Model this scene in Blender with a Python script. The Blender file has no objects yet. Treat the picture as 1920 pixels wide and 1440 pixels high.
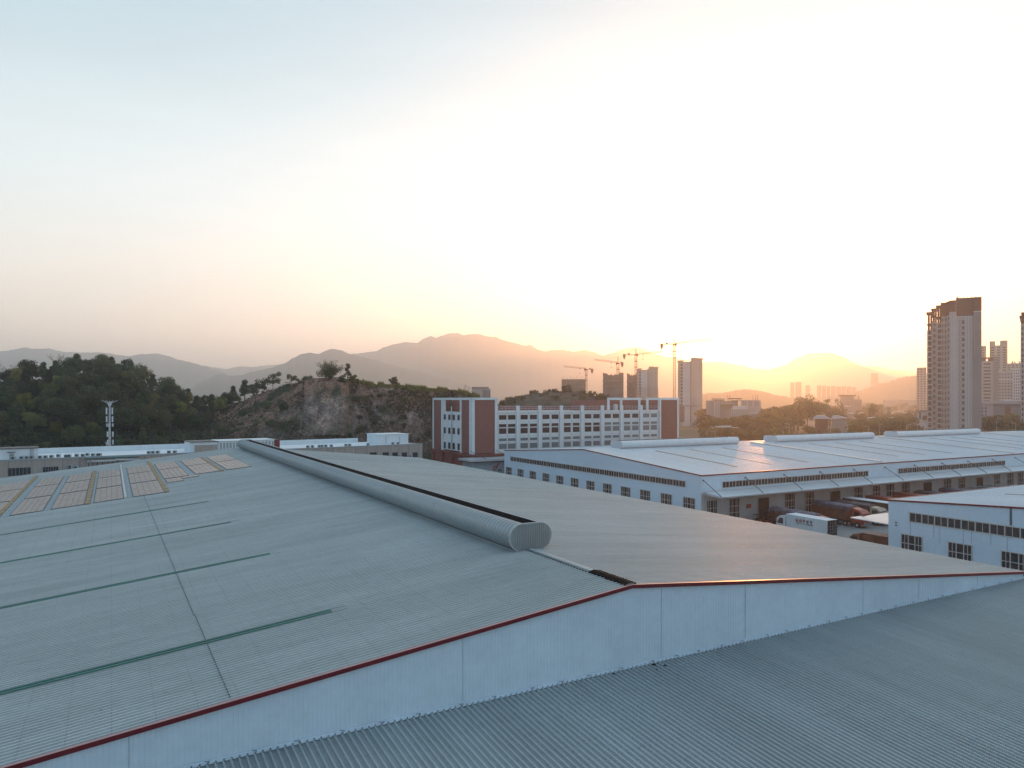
import bpy, math, random
from math import sin, cos, pi, radians, sqrt, exp
from mathutils import Vector, noise

R = random.Random(7)
scene = bpy.context.scene
COL = scene.collection
TH = math.atan(752 / 1352)
FW = (sin(TH), cos(TH)); RT = (cos(TH), -sin(TH))
HC = 24.0
F = 1352.0

def at(px, depth, z=None, py=None):
    """world point seen at picture column px, at forward distance depth"""
    a = (px - 960) / F * depth
    x = FW[0] * depth + RT[0] * a; y = FW[1] * depth + RT[1] * a
    if py is not None: z = HC - (py - 750) / F * depth
    return (x, y, 0.0 if z is None else z)

# ------------------------------------------------------------------ builder
class MB:
    def __init__(s): s.v = []; s.f = []; s.m = []
    def face(s, pts, m=0):
        n = len(s.v); s.v += [tuple(p) for p in pts]; s.f.append(tuple(range(n, n + len(pts)))); s.m.append(m)
    def box(s, x0, x1, y0, y1, z0, z1, m=0):
        n = len(s.v)
        s.v += [(x0,y0,z0),(x1,y0,z0),(x1,y1,z0),(x0,y1,z0),(x0,y0,z1),(x1,y0,z1),(x1,y1,z1),(x0,y1,z1)]
        for q in ((0,3,2,1),(4,5,6,7),(0,1,5,4),(1,2,6,5),(2,3,7,6),(3,0,4,7)):
            s.f.append(tuple(n + i for i in q)); s.m.append(m)
    def prism(s, poly, axis, a0, a1, m=0):
        """extrude a closed 2-D outline along an axis ('x','y','z')"""
        def P(u, w, a):
            return (a, u, w) if axis == 'x' else ((u, a, w) if axis == 'y' else (u, w, a))
        n = len(s.v); k = len(poly)
        s.v += [P(u, w, a0) for u, w in poly] + [P(u, w, a1) for u, w in poly]
        for i in range(k):
            j = (i + 1) % k
            s.f.append((n+i, n+j, n+k+j, n+k+i)); s.m.append(m)
        s.f.append(tuple(n + i for i in range(k))[::-1]); s.m.append(m)
        s.f.append(tuple(n + k + i for i in range(k))); s.m.append(m)
    def tube(s, pts, r, n=6, m=0, cap=True):
        rs = r if isinstance(r, (list, tuple)) else [r] * len(pts)
        base = len(s.v)
        P = [Vector(p) for p in pts]
        for i, p in enumerate(P):
            d = (P[min(i+1, len(P)-1)] - P[max(i-1, 0)]).normalized()
            a = d.cross(Vector((0, 0, 1)))
            if a.length < 1e-3: a = Vector((1, 0, 0))
            a.normalize(); b = d.cross(a)
            for k in range(n):
                t = 2 * pi * k / n
                s.v.append(tuple(p + (a * cos(t) + b * sin(t)) * rs[i]))
        for i in range(len(P) - 1):
            for k in range(n):
                a0 = base + i * n + k; a1 = base + i * n + (k + 1) % n
                s.f.append((a0, a1, a1 + n, a0 + n)); s.m.append(m)
        if cap:
            s.f.append(tuple(base + k for k in range(n))[::-1]); s.m.append(m)
            e = base + (len(P) - 1) * n
            s.f.append(tuple(e + k for k in range(n))); s.m.append(m)
    def bar(s, a, b, w, m=0): s.tube([a, b], w * 0.7071, 4, m)
    def build(s, name, mats, parent=None, smooth=False, off=None):
        me = bpy.data.meshes.new(name)
        o = off or (tuple(parent.location) if parent is not None else (0, 0, 0))
        if parent is not None and parent.parent is not None and off is None:
            q = parent.parent.location; o = (o[0]+q[0], o[1]+q[1], o[2]+q[2])
        v = [(x - o[0], y - o[1], z - o[2]) for x, y, z in s.v]
        me.from_pydata(v, [], s.f)
        if not isinstance(mats, (list, tuple)): mats = [mats]
        for mt in mats: me.materials.append(mt)
        if len(mats) > 1: me.polygons.foreach_set('material_index', s.m)
        if smooth: me.polygons.foreach_set('use_smooth', [True] * len(s.f))
        me.update()
        ob = bpy.data.objects.new(name, me); COL.objects.link(ob)
        if parent is not None: ob.parent = parent
        return ob

def tag(o, label=None, cat=None, group=None, kind=None):
    if label: o['label'] = label
    if cat: o['category'] = cat
    if group: o['group'] = group
    if kind: o['kind'] = kind
    return o
def thing(name, label, cat, loc=(0, 0, 0), group=None):
    o = bpy.data.objects.new(name, None); COL.objects.link(o); o.location = loc
    o.empty_display_size = 0.5
    return tag(o, label, cat, group)
def kids(o): return [c for c in bpy.data.objects if c.parent == o]
KIDS = {}
def copy_tree(o, parent=None, deep=0):
    c = o.copy(); COL.objects.link(c); c.parent = parent
    if o.name not in KIDS: KIDS[o.name] = kids(o)
    for k in KIDS[o.name]: copy_tree(k, c, deep + 1)
    return c

# ---------------------------------------------------------------- materials
def mat(name, col, rough=0.6, metal=0.0, var=0.0, scale=1.0, stretch=(1, 1, 1), spec=0.5, bump=0.0, col2=None, detail=4, emit=None, world=False):
    m = bpy.data.materials.new(name); m.use_nodes = True
    nt = m.node_tree; b = nt.nodes['Principled BSDF']
    b.inputs['Roughness'].default_value = rough; b.inputs['Metallic'].default_value = metal
    b.inputs['Specular IOR Level'].default_value = spec
    b.inputs['Base Color'].default_value = (*col, 1)
    if emit: 
        b.inputs['Emission Color'].default_value = (*emit[0], 1); b.inputs['Emission Strength'].default_value = emit[1]
    if var or col2 or bump:
        if world:
            tc = nt.nodes.new('ShaderNodeNewGeometry'); src = tc.outputs['Position']
        else:
            tc = nt.nodes.new('ShaderNodeTexCoord'); src = tc.outputs['Object']
        mp = nt.nodes.new('ShaderNodeMapping'); mp.inputs['Scale'].default_value = stretch
        nt.links.new(src, mp.inputs['Vector'])
        nz = nt.nodes.new('ShaderNodeTexNoise'); nz.inputs['Scale'].default_value = scale; nz.inputs['Detail'].default_value = detail
        nt.links.new(mp.outputs[0], nz.inputs['Vector'])
        rp = nt.nodes.new('ShaderNodeValToRGB')
        c2 = col2 if col2 else tuple(max(0, c * (1 + var)) for c in col)
        c1 = col if col2 else tuple(max(0, c * (1 - var)) for c in col)
        rp.color_ramp.elements[0].position = 0.33; rp.color_ramp.elements[1].position = 0.67
        rp.color_ramp.elements[0].color = (*c1, 1); rp.color_ramp.elements[1].color = (*c2, 1)
        nt.links.new(nz.outputs['Fac'], rp.inputs['Fac']); nt.links.new(rp.outputs['Color'], b.inputs['Base Color'])
        if bump:
            bp = nt.nodes.new('ShaderNodeBump'); bp.inputs['Strength'].default_value = bump; bp.inputs['Distance'].default_value = 0.3
            nt.links.new(nz.outputs['Fac'], bp.inputs['Height']); nt.links.new(bp.outputs[0], b.inputs['Normal'])
    return m

def roof_mat(name, col, streak_axis, rough=0.42, amt=0.12, sc=0.5, metal=0.0, marks=False):
    """painted steel sheeting: streaks run down the slope, sheets differ slightly"""
    m = bpy.data.materials.new(name); m.use_nodes = True
    nt = m.node_tree; L = nt.links; N = nt.nodes; b = N['Principled BSDF']
    b.inputs['Metallic'].default_value = metal
    g = N.new('ShaderNodeNewGeometry')
    mp = N.new('ShaderNodeMapping')
    mp.inputs['Scale'].default_value = (0.035, 1, 1) if streak_axis == 'x' else (1, 0.035, 1)
    L.new(g.outputs['Position'], mp.inputs['Vector'])
    n1 = N.new('ShaderNodeTexNoise'); n1.inputs['Scale'].default_value = sc; n1.inputs['Detail'].default_value = 5; n1.inputs['Roughness'].default_value = 0.65
    L.new(mp.outputs[0], n1.inputs['Vector'])
    n2 = N.new('ShaderNodeTexNoise'); n2.inputs['Scale'].default_value = 0.06; n2.inputs['Detail'].default_value = 6
    L.new(g.outputs['Position'], n2.inputs['Vector'])
    n3 = N.new('ShaderNodeTexNoise'); n3.inputs['Scale'].default_value = 2.5; n3.inputs['Detail'].default_value = 4
    L.new(g.outputs['Position'], n3.inputs['Vector'])
    def mr(src, a, c):
        q = N.new('ShaderNodeMapRange'); q.inputs['From Min'].default_value = 0.3; q.inputs['From Max'].default_value = 0.7
        q.inputs['To Min'].default_value = a; q.inputs['To Max'].default_value = c; L.new(src, q.inputs['Value']); return q.outputs[0]
    def mul(a, c):
        q = N.new('ShaderNodeMath'); q.operation = 'MULTIPLY'; L.new(a, q.inputs[0]); L.new(c, q.inputs[1]); return q.outputs[0]
    k = mul(mul(mr(n1.outputs['Fac'], 1 - amt, 1 + amt), mr(n2.outputs['Fac'], 0.93, 1.07)), mr(n3.outputs['Fac'], 0.965, 1.035))
    if marks:
        sx = N.new('ShaderNodeSeparateXYZ'); L.new(g.outputs['Position'], sx.inputs[0])
        def mth(op, a, c):
            q = N.new('ShaderNodeMath'); q.operation = op
            for i, v in enumerate((a, c)):
                if isinstance(v, (int, float)): q.inputs[i].default_value = v
                else: L.new(v, q.inputs[i])
            return q.outputs[0]
        ln = mth('LESS_THAN', mth('FRACT', mth('DIVIDE', sx.outputs['X' if streak_axis == 'x' else 'Y'], 1.52), 0), 0.03)
        k = mth('MULTIPLY', k, mth('SUBTRACT', 1.0, mth('MULTIPLY', ln, mr(n2.outputs['Fac'], 0.02, 0.22))))
        n4 = N.new('ShaderNodeTexNoise'); n4.inputs['Scale'].default_value = 0.35; n4.inputs['Detail'].default_value = 2; L.new(mp.outputs[0], n4.inputs['Vector'])
        k = mul(k, mr(n4.outputs['Fac'], 1 - amt * .9, 1 + amt * .7))
        n5 = N.new('ShaderNodeTexNoise'); n5.inputs['Scale'].default_value = 7.0; n5.inputs['Detail'].default_value = 2; L.new(g.outputs['Position'], n5.inputs['Vector'])
        sp5 = mth('GREATER_THAN', n5.outputs['Fac'], 0.73); k = mth('MULTIPLY', k, mth('SUBTRACT', 1.0, mth('MULTIPLY', sp5, 0.35)))
    cb = N.new('ShaderNodeVectorMath'); cb.operation = 'SCALE'; cb.inputs[0].default_value = col; L.new(k, cb.inputs['Scale'])
    L.new(cb.outputs[0], b.inputs['Base Color'])
    L.new(mr(n1.outputs['Fac'], rough - 0.06, rough + 0.08), b.inputs['Roughness'])
    return m

# ------------------------------------------------------------ light and sky
SUN_AZ = TH + math.atan((1432 - 960) / F)      # clockwise from +y
SUN_EL = radians(4.9)
SD = Vector((sin(SUN_AZ) * cos(SUN_EL), cos(SUN_AZ) * cos(SUN_EL), sin(SUN_EL)))
sl = bpy.data.lights.new('sun', 'SUN'); sl.energy = 4.1; sl.angle = radians(0.5); sl.color = (1.0, 0.38, 0.11)
so = bpy.data.objects.new('sun', sl); COL.objects.link(so); so.location = (0, 0, 300)
so.rotation_euler = SD.to_track_quat('Z', 'Y').to_euler()

wd = bpy.data.worlds.new('World'); scene.world = wd; wd.use_nodes = True
nt = wd.node_tree; N = nt.nodes; L = nt.links
bg = N['Background']; out = N['World Output']
tc = N.new('ShaderNodeTexCoord')
nrm = N.new('ShaderNodeVectorMath'); nrm.operation = 'NORMALIZE'; L.new(tc.outputs['Generated'], nrm.inputs[0])
sp = N.new('ShaderNodeSeparateXYZ'); L.new(nrm.outputs[0], sp.inputs[0])
def M(op, a, b=None, c=None, clamp=False):
    q = N.new('ShaderNodeMath'); q.operation = op; q.use_clamp = clamp
    for i, v in enumerate((a, b, c)):
        if v is None: continue
        if isinstance(v, (int, float)): q.inputs[i].default_value = v
        else: L.new(v, q.inputs[i])
    return q.outputs[0]
# elevation gradient of a hazy evening sky (z of the view direction)
rp = N.new('ShaderNodeValToRGB'); cr = rp.color_ramp  # hazy evening sky
els = [(0.0, (1.15, 0.84, 0.64)), (0.05, (1.28, 0.99, 0.74)), (0.12, (1.02, 0.91, 0.77)), (0.24, (0.74, 0.80, 0.79)), (0.40, (0.45, 0.57, 0.61)), (0.50, (0.33, 0.46, 0.52)), (1.0, (0.44, 0.58, 0.66))]
while len(cr.elements) < len(els): cr.elements.new(0.5)
for e, (p, c) in zip(cr.elements, els): e.position = p; e.color = (*c, 1)
L.new(M('MAXIMUM', sp.outputs['Z'], 0.0), rp.inputs['Fac'])
dt = N.new('ShaderNodeVectorMath'); dt.operation = 'DOT_PRODUCT'; L.new(nrm.outputs[0], dt.inputs[0]); dt.inputs[1].default_value = SD
cs = M('MAXIMUM', dt.outputs['Value'], 0.0)
# away from the sun the sky is darker and bluer
back = N.new('ShaderNodeMapRange'); L.new(dt.outputs['Value'], back.inputs['Value'])
back.inputs['From Min'].default_value = -1; back.inputs['From Max'].default_value = 0.6
back.inputs['To Min'].default_value = 0.0; back.inputs['To Max'].default_value = 1.0
mx = N.new('ShaderNodeMix'); mx.data_type = 'RGBA'; L.new(back.outputs[0], mx.inputs[0])
mul2 = N.new('ShaderNodeVectorMath'); mul2.operation = 'MULTIPLY'; L.new(rp.outputs['Color'], mul2.inputs[0]); mul2.inputs[1].default_value = (0.30, 0.53, 0.84)
L.new(mul2.outputs[0], mx.inputs[6]); L.new(rp.outputs['Color'], mx.inputs[7])
def glow(power, col):
    g = M('POWER', cs, power)
    v = N.new('ShaderNodeVectorMath'); v.operation = 'SCALE'; v.inputs[0].default_value = col; L.new(g, v.inputs['Scale']); return v.outputs[0]
def add(a, b):
    v = N.new('ShaderNodeVectorMath'); v.operation = 'ADD'; L.new(a, v.inputs[0]); L.new(b, v.inputs[1]); return v.outputs[0]
colr = add(add(add(mx.outputs[2], glow(4, (0.0, 0.03, 0.07))), glow(22, (0.14, 0.15, 0.15))), glow(300, (0.9, 0.5, 0.2)))
sky = N.new('ShaderNodeTexSky'); sky.sky_type = 'NISHITA'; sky.sun_disc = False
sky.sun_elevation = SUN_EL; sky.sun_rotation = SUN_AZ; sky.dust_density = 3.0; sky.air_density = 1.0; sky.altitude = 50
sk = N.new('ShaderNodeVectorMath'); sk.operation = 'SCALE'; L.new(sky.outputs[0], sk.inputs[0]); sk.inputs['Scale'].default_value = 0.05
tot = add(colr, sk.outputs[0])
cm = N.new('ShaderNodeMapping'); cm.inputs['Scale'].default_value = (1.2, 1.2, 9.0); L.new(nrm.outputs[0], cm.inputs['Vector'])
cn_ = N.new('ShaderNodeTexNoise'); cn_.inputs['Scale'].default_value = 2.2; cn_.inputs['Detail'].default_value = 6; L.new(cm.outputs[0], cn_.inputs['Vector'])
cf = N.new('ShaderNodeMapRange'); cf.inputs['From Min'].default_value = .3; cf.inputs['From Max'].default_value = .75; cf.inputs['To Min'].default_value = .96; cf.inputs['To Max'].default_value = 1.04; L.new(cn_.outputs['Fac'], cf.inputs['Value'])
ts = N.new('ShaderNodeVectorMath'); ts.operation = 'SCALE'; L.new(tot, ts.inputs[0]); L.new(cf.outputs[0], ts.inputs['Scale']); tot = ts.outputs[0]
L.new(tot, bg.inputs['Color']); bg.inputs['Strength'].default_value = 1.0

# ---------------------------------------------------------------- camera
cam = bpy.data.cameras.new('camera'); co = bpy.data.objects.new('camera', cam); COL.objects.link(co)
cam.sensor_width = 36; cam.lens = 36 * F / 1920; cam.shift_y = 30 / 1920
cam.clip_start = 0.5; cam.clip_end = 60000
co.location = (0, 0, HC); co.rotation_euler = (pi / 2, 0, -TH)
scene.camera = co
scene.view_settings.view_transform = 'Standard'; scene.view_settings.look = 'None'
scene.view_settings.exposure = 0.31; scene.view_settings.gamma = 1
scene.cycles.volume_bounces = 1; scene.cycles.sample_clamp_indirect = 1.2; scene.cycles.denoising_prefilter = 'NONE'; scene.cycles.max_bounces = 6; scene.cycles.transparent_max_bounces = 8

# ---------------------------------------------------------------- helpers for measured points
def ray(px, py):
    a = (px - 960) / F
    return (FW[0] + RT[0] * a, FW[1] + RT[1] * a, -(py - 750) / F)
def on_y(px, py, Y): r = ray(px, py); t = Y / r[1]; return (r[0]*t, Y, HC + r[2]*t)
def on_x(px, py, X): r = ray(px, py); t = X / r[0]; return (X, r[1]*t, HC + r[2]*t)

def ribbed(mb, O, U, LU, V, Nn, pitch=0.3, h=0.04, m=0, top=None, rw=0.36):
    """profiled sheet: ribs repeat along unit vector U over length LU and run the length of V"""
    O = Vector(O); U = Vector(U); V = Vector(V); Nn = Vector(Nn)
    prof = []
    n = int(LU / pitch)
    for i in range(n):
        u = i * pitch
        prof += [(u, 0), (u + pitch * (1 - rw), 0), (u + pitch * (1 - rw * 0.78), h), (u + pitch * (1 - rw * 0.22), h)]
    prof.append((n * pitch, 0)); prof.append((LU, 0))
    b = len(mb.v)
    for u, w in prof:
        p = O + U * u + Nn * w
        k = 1.0 if top is None else top(u)
        mb.v.append(tuple(p)); mb.v.append(tuple(p + V * k))
    for i in range(len(prof) - 1):
        a = b + 2 * i
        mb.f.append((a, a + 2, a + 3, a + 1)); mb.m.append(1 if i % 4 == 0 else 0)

# ---------------------------------------------------------------- materials
MT = {}
MT['roof_grey'] = roof_mat('grey_roof_sheet', (0.455, 0.465, 0.44), 'x', 0.60, 0.11, sc=2.5, marks=True)
MT['pan_grey'] = roof_mat('shaded_roof_pan', (0.36, 0.375, 0.365), 'x', 0.68, 0.13, sc=3.0, marks=True)  # darker pan colour paints in the shade between the ribs
MT['pan_grey_y'] = roof_mat('shaded_low_roof_pan', (0.29, 0.305, 0.295), 'y', 0.65, 0.12, sc=3.0, marks=True)  # same painted rib shade, for the lower roof
MT['roof_grey_y'] = roof_mat('grey_roof_sheet_low', (0.37, 0.395, 0.385), 'y', 0.55, 0.09, sc=2.5, marks=True)
MT['roof_white'] = roof_mat('white_roof_sheet', (0.60, 0.63, 0.64), 'y', 0.42, 0.06)
MT['wall_white'] = roof_mat('white_wall_sheet', (0.60, 0.68, 0.735), 'z', 0.5, 0.05)
MT['wall_low'] = mat('dock_wall', (0.50, 0.46, 0.43), 0.8, var=0.1, scale=0.4)  # shade and warm bounce under the canopy put into a white wall's colour
MT['vent'] = roof_mat('galvanised_vent', (0.34, 0.36, 0.355), 'z', 0.42, 0.08, sc=1.2, metal=0.25, marks=True)
MT['vent_white'] = mat('white_vent', (0.66, 0.68, 0.69), 0.4, var=0.05, scale=0.8)
MT['vent_trim'] = mat('vent_trim', (0.55, 0.55, 0.55), 0.4, 0.3)
MT['dark'] = mat('dark_opening', (0.012, 0.012, 0.013), 0.8)
MT['slot'] = mat('slot_shade', (0.006, 0.006, 0.007), 0.7)  # black paints in the shade inside the ventilator slot
MT['red_trim'] = mat('dark_red_trim', (0.14, 0.004, 0.010), 0.42, var=0.15, scale=1.5)
MT['joint'] = mat('wall_joint', (0.40, 0.45, 0.48), 0.7)
MT['cap'] = mat('pinkish_trim_highlight', (0.42, 0.20, 0.19), 0.4)  # pale pink stands in for the sky-lit highlight on the trim
MT['rubber'] = mat('black_ridge_membrane', (0.005, 0.005, 0.006), 0.95, var=0.3, scale=5, spec=0.1)
MT['green'] = mat('green_skylight', (0.035, 0.17, 0.13), 0.35, var=0.25, scale=0.4, stretch=(0.3, 3, 1))
MT['seam'] = mat('seam_line', (0.10, 0.12, 0.13), 0.7, var=0.4, scale=3)
MT['ochre'] = mat('ochre_cable_tray', (0.27, 0.175, 0.08), 0.6, var=0.2, scale=1)
MT['tray_white'] = mat('pale_cable_tray', (0.45, 0.47, 0.47), 0.45)
MT['walk'] = mat('blue_walkway', (0.20, 0.27, 0.30), 0.6, var=0.12, scale=2)
MT['panel'] = mat('solar_glass', (0.20, 0.155, 0.145), 0.36, var=0.10, scale=0.9, spec=0.6)  # tan tint puts the reflected warm sky into the base colour
MT['panel_gap'] = mat('panel_gap', (0.09, 0.10, 0.11), 0.6)
MT['glass'] = mat('dark_glass', (0.025, 0.03, 0.035), 0.12, spec=0.6)
MT['frame'] = mat('cream_window_frame', (0.52, 0.47, 0.42), 0.6)
MT['frame_grey'] = mat('grey_window_frame', (0.20, 0.21, 0.22), 0.6)
MT['brick'] = mat('brick_red_render', (0.25, 0.093, 0.074), 0.85, var=0.12, scale=0.6, stretch=(1, 1, 6))
MT['brick_dk'] = mat('brick_red_base', (0.24, 0.06, 0.05), 0.85, var=0.15, scale=0.6)
MT['white'] = mat('off_white_render', (0.72, 0.72, 0.70), 0.8, var=0.05, scale=0.4)
MT['white_clean'] = mat('white_panel', (0.70, 0.72, 0.73), 0.6, var=0.04, scale=0.5)
MT['groove'] = mat('facade_groove', (0.33, 0.35, 0.35), 0.8)
MT['beige'] = mat('beige_tile', (0.40, 0.325, 0.28), 0.8, var=0.1, scale=0.7, stretch=(3, 3, 0.3))
MT['steel'] = mat('steel_rod', (0.05, 0.055, 0.06), 0.5, 0.5)
MT['galv'] = mat('galvanised_steel', (0.50, 0.53, 0.55), 0.45, 0.3)
MT['concrete'] = mat('yard_concrete', (0.23, 0.225, 0.22), 0.85, var=0.12, scale=0.15, detail=8)
MT['asphalt'] = mat('asphalt', (0.055, 0.055, 0.056), 0.85, var=0.2, scale=0.2)
MT['ac'] = mat('ac_casing', (0.42, 0.44, 0.44), 0.6)
MT['tyre'] = mat('tyre', (0.015, 0.015, 0.015), 0.85)
MT['cargo_brown'] = mat('rusty_cargo_side', (0.17, 0.06, 0.034), 0.7, var=0.3, scale=0.8)
MT['cargo_red'] = mat('red_container', (0.26, 0.045, 0.035), 0.6, var=0.12, scale=0.8)
MT['cargo_dark'] = mat('brown_cargo_side', (0.065, 0.04, 0.028), 0.7, var=0.3, scale=0.8)
MT['tarp'] = mat('purple_grey_tarp', (0.11, 0.10, 0.135), 0.6, var=0.25, scale=1.2, bump=0.4)
MT['tarp_dk'] = mat('dark_tarp', (0.05, 0.05, 0.065), 0.6, var=0.25, scale=1.2, bump=0.4)
MT['cab_red'] = mat('red_cab', (0.36, 0.06, 0.035), 0.35)
MT['cab_cream'] = mat('cream_cab', (0.42, 0.33, 0.25), 0.4)
MT['cab_white'] = mat('white_cab', (0.62, 0.63, 0.62), 0.35)
MT['ink_red'] = mat('red_lettering', (0.30, 0.05, 0.06), 0.6)
MT['ink_dk'] = mat('dark_lettering', (0.06, 0.06, 0.07), 0.6)
MT['ink_purple'] = mat('crimson_logo', (0.30, 0.02, 0.06), 0.5)

# ---------------------------------------------------------------- ground
g = MB(); g.face([(-9000, -1500, 0), (15000, -1500, 0), (15000, 13500, 0), (-9000, 13500, 0)])
gm = mat('ground_cover', (0.05, 0.055, 0.028), 0.95, scale=0.012, col2=(0.14, 0.105, 0.065), detail=9, world=True)
tag(g.build('ground', gm), kind='structure')
y_ = MB(); y_.box(-60, 420, -60, 240, -0.3, 0.004)
tag(y_.build('yard', MT['concrete']), kind='structure')
rd = MB()
a_, b_ = at(1250, 345), at(2100, 345)
dv = Vector((b_[0]-a_[0], b_[1]-a_[1], 0)).normalized(); nv = Vector((-dv.y, dv.x, 0))
A0 = Vector(a_) - dv * 60; B0 = Vector(b_) + dv * 60
rd.face([tuple(A0 - nv*7 + Vector((0,0,.012))), tuple(B0 - nv*7 + Vector((0,0,.012))), tuple(B0 + nv*7 + Vector((0,0,.012))), tuple(A0 + nv*7 + Vector((0,0,.012)))])
tag(rd.build('road', MT['asphalt']), kind='structure')
kb = MB()
for s in (-1, 1):
    o = nv * (7.15 * s)
    for k in range(40):
        p = A0 + (B0 - A0) * (k / 40) + o; q = A0 + (B0 - A0) * ((k + 1) / 40) + o
        w = nv * 0.15
        kb.face([tuple(p-w), tuple(q-w), tuple(q-w+Vector((0,0,.13))), tuple(p-w+Vector((0,0,.13)))])
        kb.face([tuple(p-w+Vector((0,0,.13))), tuple(q-w+Vector((0,0,.13))), tuple(q+w+Vector((0,0,.13))), tuple(p+w+Vector((0,0,.13)))])
for k in range(60):
    p = A0 + (B0 - A0) * (k / 60) + Vector((0,0,.018)); q = p + dv * 3; w = nv * .08
    kb.face([tuple(p-w), tuple(q-w), tuple(q+w), tuple(p+w)])
tag(kb.build('kerb', MT['white']), kind='structure')

# ================================================================ MAIN SHED (foreground)
YS, YN, XR, ZR = 30.94, 163.0, 24.64, 13.95
XW, XE, SL = -26.0, 64.9, 0.098
def zmain(x): return ZR - abs(x - XR) * (0.106 if x < XR else SL)
main = thing('warehouse', 'large grey ribbed metal roofed warehouse with dark red gable trim, filling the foreground', 'warehouse', (XR, YS, 0))
w = MB(); w.prism([(XW + .3, 0), (XW + .3, zmain(XW + .3) - .12), (XR, ZR - .12), (XE - .3, zmain(XE - .3) - .12), (XE - .3, 0)], 'y', YS + .15, YN - .15)
w.build('wall', MT['wall_white'], main)
for nm, x0, x1 in (('roof', XR, XW), ('roof', XR, XE)):
    r = MB(); dz = zmain(x1) - ZR; dx = x1 - XR
    nn = Vector((-dz, 0, dx)).normalized(); nn = nn if nn.z > 0 else -nn
    ribbed(r, (XR, YS, ZR), (0, 1, 0), YN - YS, (dx, 0, dz), nn, 0.3, 0.095, rw=0.44)
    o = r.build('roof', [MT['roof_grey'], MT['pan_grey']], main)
    o['label'] = 'left slope of the big grey roof' if x1 < XR else 'right slope of the big grey roof'
# gable cladding, fine vertical ribs
c = MB(); ribbed(c, (XW, YS + .12, 9.0), (1, 0, 0), XE - XW, (0, 0, 1), (0, -1, 0), 0.2, 0.012, top=lambda u: zmain(XW + u) - 9.06)
c.build('gable_cladding', [MT['wall_white'], MT['wall_white']], main)
for x in (0.6, 14.6, 26.8, 33.3, 44.4, 50.7, 58.2):
    q = MB(); q.box(x - .007, x + .007, YS + .092, YS + .11, 9.7, zmain(x) - .2); q.build('panel_joint', MT['joint'], main)
# rake trim
for x0, x1 in ((XR, XW), (XR, XE)):
    q = MB(); n = 1
    za, zb = ZR, zmain(x1)
    y0, y1 = YS - .07, YS + .10
    a = [(x0, za - .13), (x1, zb - .13), (x1, zb + .06), (x0, za + .06)]
    q.prism(a, 'y', y0, y1); q.build('rake_trim', MT['red_trim'], main)
for x1 in (XW, XE):
    q = MB(); zb = zmain(x1); q.prism([(XR, ZR + .063), (x1, zb + .063), (x1, zb + .078), (XR, ZR + .078)], 'y', YS - .075, YS + .09); q.build('rake_highlight', MT['cap'], main)  # thin added strip, a painted highlight along the trim top
q = MB(); q.box(XE - .02, XE + .22, YS, YN, zmain(XE) - .16, zmain(XE) + .03); q.build('eave_gutter', MT['red_trim'], main)
q = MB(); q.prism([(XR, ZR - .1), (XW, zmain(XW) - .1), (XW, zmain(XW) + .07), (XR, ZR + .07), (XE, zmain(XE) + .07), (XE, zmain(XE) - .1)], 'y', YN, YN + .15); q.build('far_rake_trim', MT['galv'], main)
# skylight strips on the left slope
def slope_strip(mb, ya, xa, yb, xb, wid, lift, m=0):
    pass
for k, (y, xt) in enumerate(((39.05, 10.5), (55.85, 10.4), (72.3, 9.9), (88.6, 9.7))):
    s_ = MB()
    y = YS + round((y - YS) / .3) * .3 - .3
    for j in range(2):
        yy = y + j * .3; pr = ((0, .012), (.168, .012), (.197, .107), (.271, .107), (.3, .012))
        for (ua, wa), (ub, wb) in zip(pr, pr[1:]):
            s_.face([(xt, yy + ua, zmain(xt) + wa), (XW, yy + ua, zmain(XW) + wa), (XW, yy + ub, zmain(XW) + wb), (xt, yy + ub, zmain(xt) + wb)])
    s_.build('skylight', MT['green'], main)
    for yy in (y - .075, y + .525):
        e = MB()
        for kk in range(40):
            xa = xt + .8 - kk * (xt + .8 - XW) / 40; xb = xa - (xt + .8 - XW) / 40
            e.face([(xa, yy, zmain(xa) + .12), (xb, yy, zmain(xb) + .12), (xb, yy + .045, zmain(xb) + .12), (xa, yy + .045, zmain(xa) + .12)])
        e.build('skylight_edge', MT['seam'], main)
# skylight strips (weathered) on the right slope
for y, xa, xb in ((45.2, 29.5, 41), (62.5, 36, 45), (82, 34, 42), (97, 33, 43), (121, 35, 41)):
    e = MB(); e.face([(xa, y, zmain(xa) + .06), (xb, y, zmain(xb) + .06), (xb, y + .22, zmain(xb) + .06), (xa, y + .22, zmain(xa) + .06)][::1])
    e.build('skylight', MT['seam'], main)
# sheet lap line across the left slope
q = MB()
yy = YS + .4
while yy < 103:
    xl = 4.25 - (yy - YS) * .0075 - (.05 if yy > 44.5 else 0)
    q.box(xl - .018, xl + .010, yy, yy + .245, zmain(xl) - .01, zmain(xl) + .103); yy += .3
q.build('sheet_lap', MT['seam'], main)
# ridge: black membrane by the gable, folded flashing behind it
q = MB()
yy = YS + .1
while yy < 34.4:
    for s in (-1, 1):
        jit = R.uniform(-.03, .05)
        xo = XR + s * (.30 + jit)
        q.face([(XR, yy, ZR + .15), (XR, yy + .16, ZR + .15), (xo, yy + .16, zmain(xo) + .125), (xo, yy, zmain(xo) + .125)][::s])
        xi = XR + s * (.42 + jit)
        q.box(min(xo, xi), max(xo, xi), yy + .02, yy + .1, zmain(xi) + .08, zmain(xi) + .13)
    yy += .15
q.build('ridge_membrane', MT['rubber'], main)
q = MB()
q.face([(XR + .3, 34.6, zmain(XR + .3) + .055), (XR + .42, 34.6, zmain(XR + .42) + .055), (XR + .42, 38.6, zmain(XR + .42) + .055), (XR + .3, 38.6, zmain(XR + .3) + .055)])
q.prism([(XR - .2, zmain(XR - .2) + .10), (XR, ZR + .13), (XR + .2, zmain(XR + .2) + .10)], 'y', 34.45, 41.6)
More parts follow.
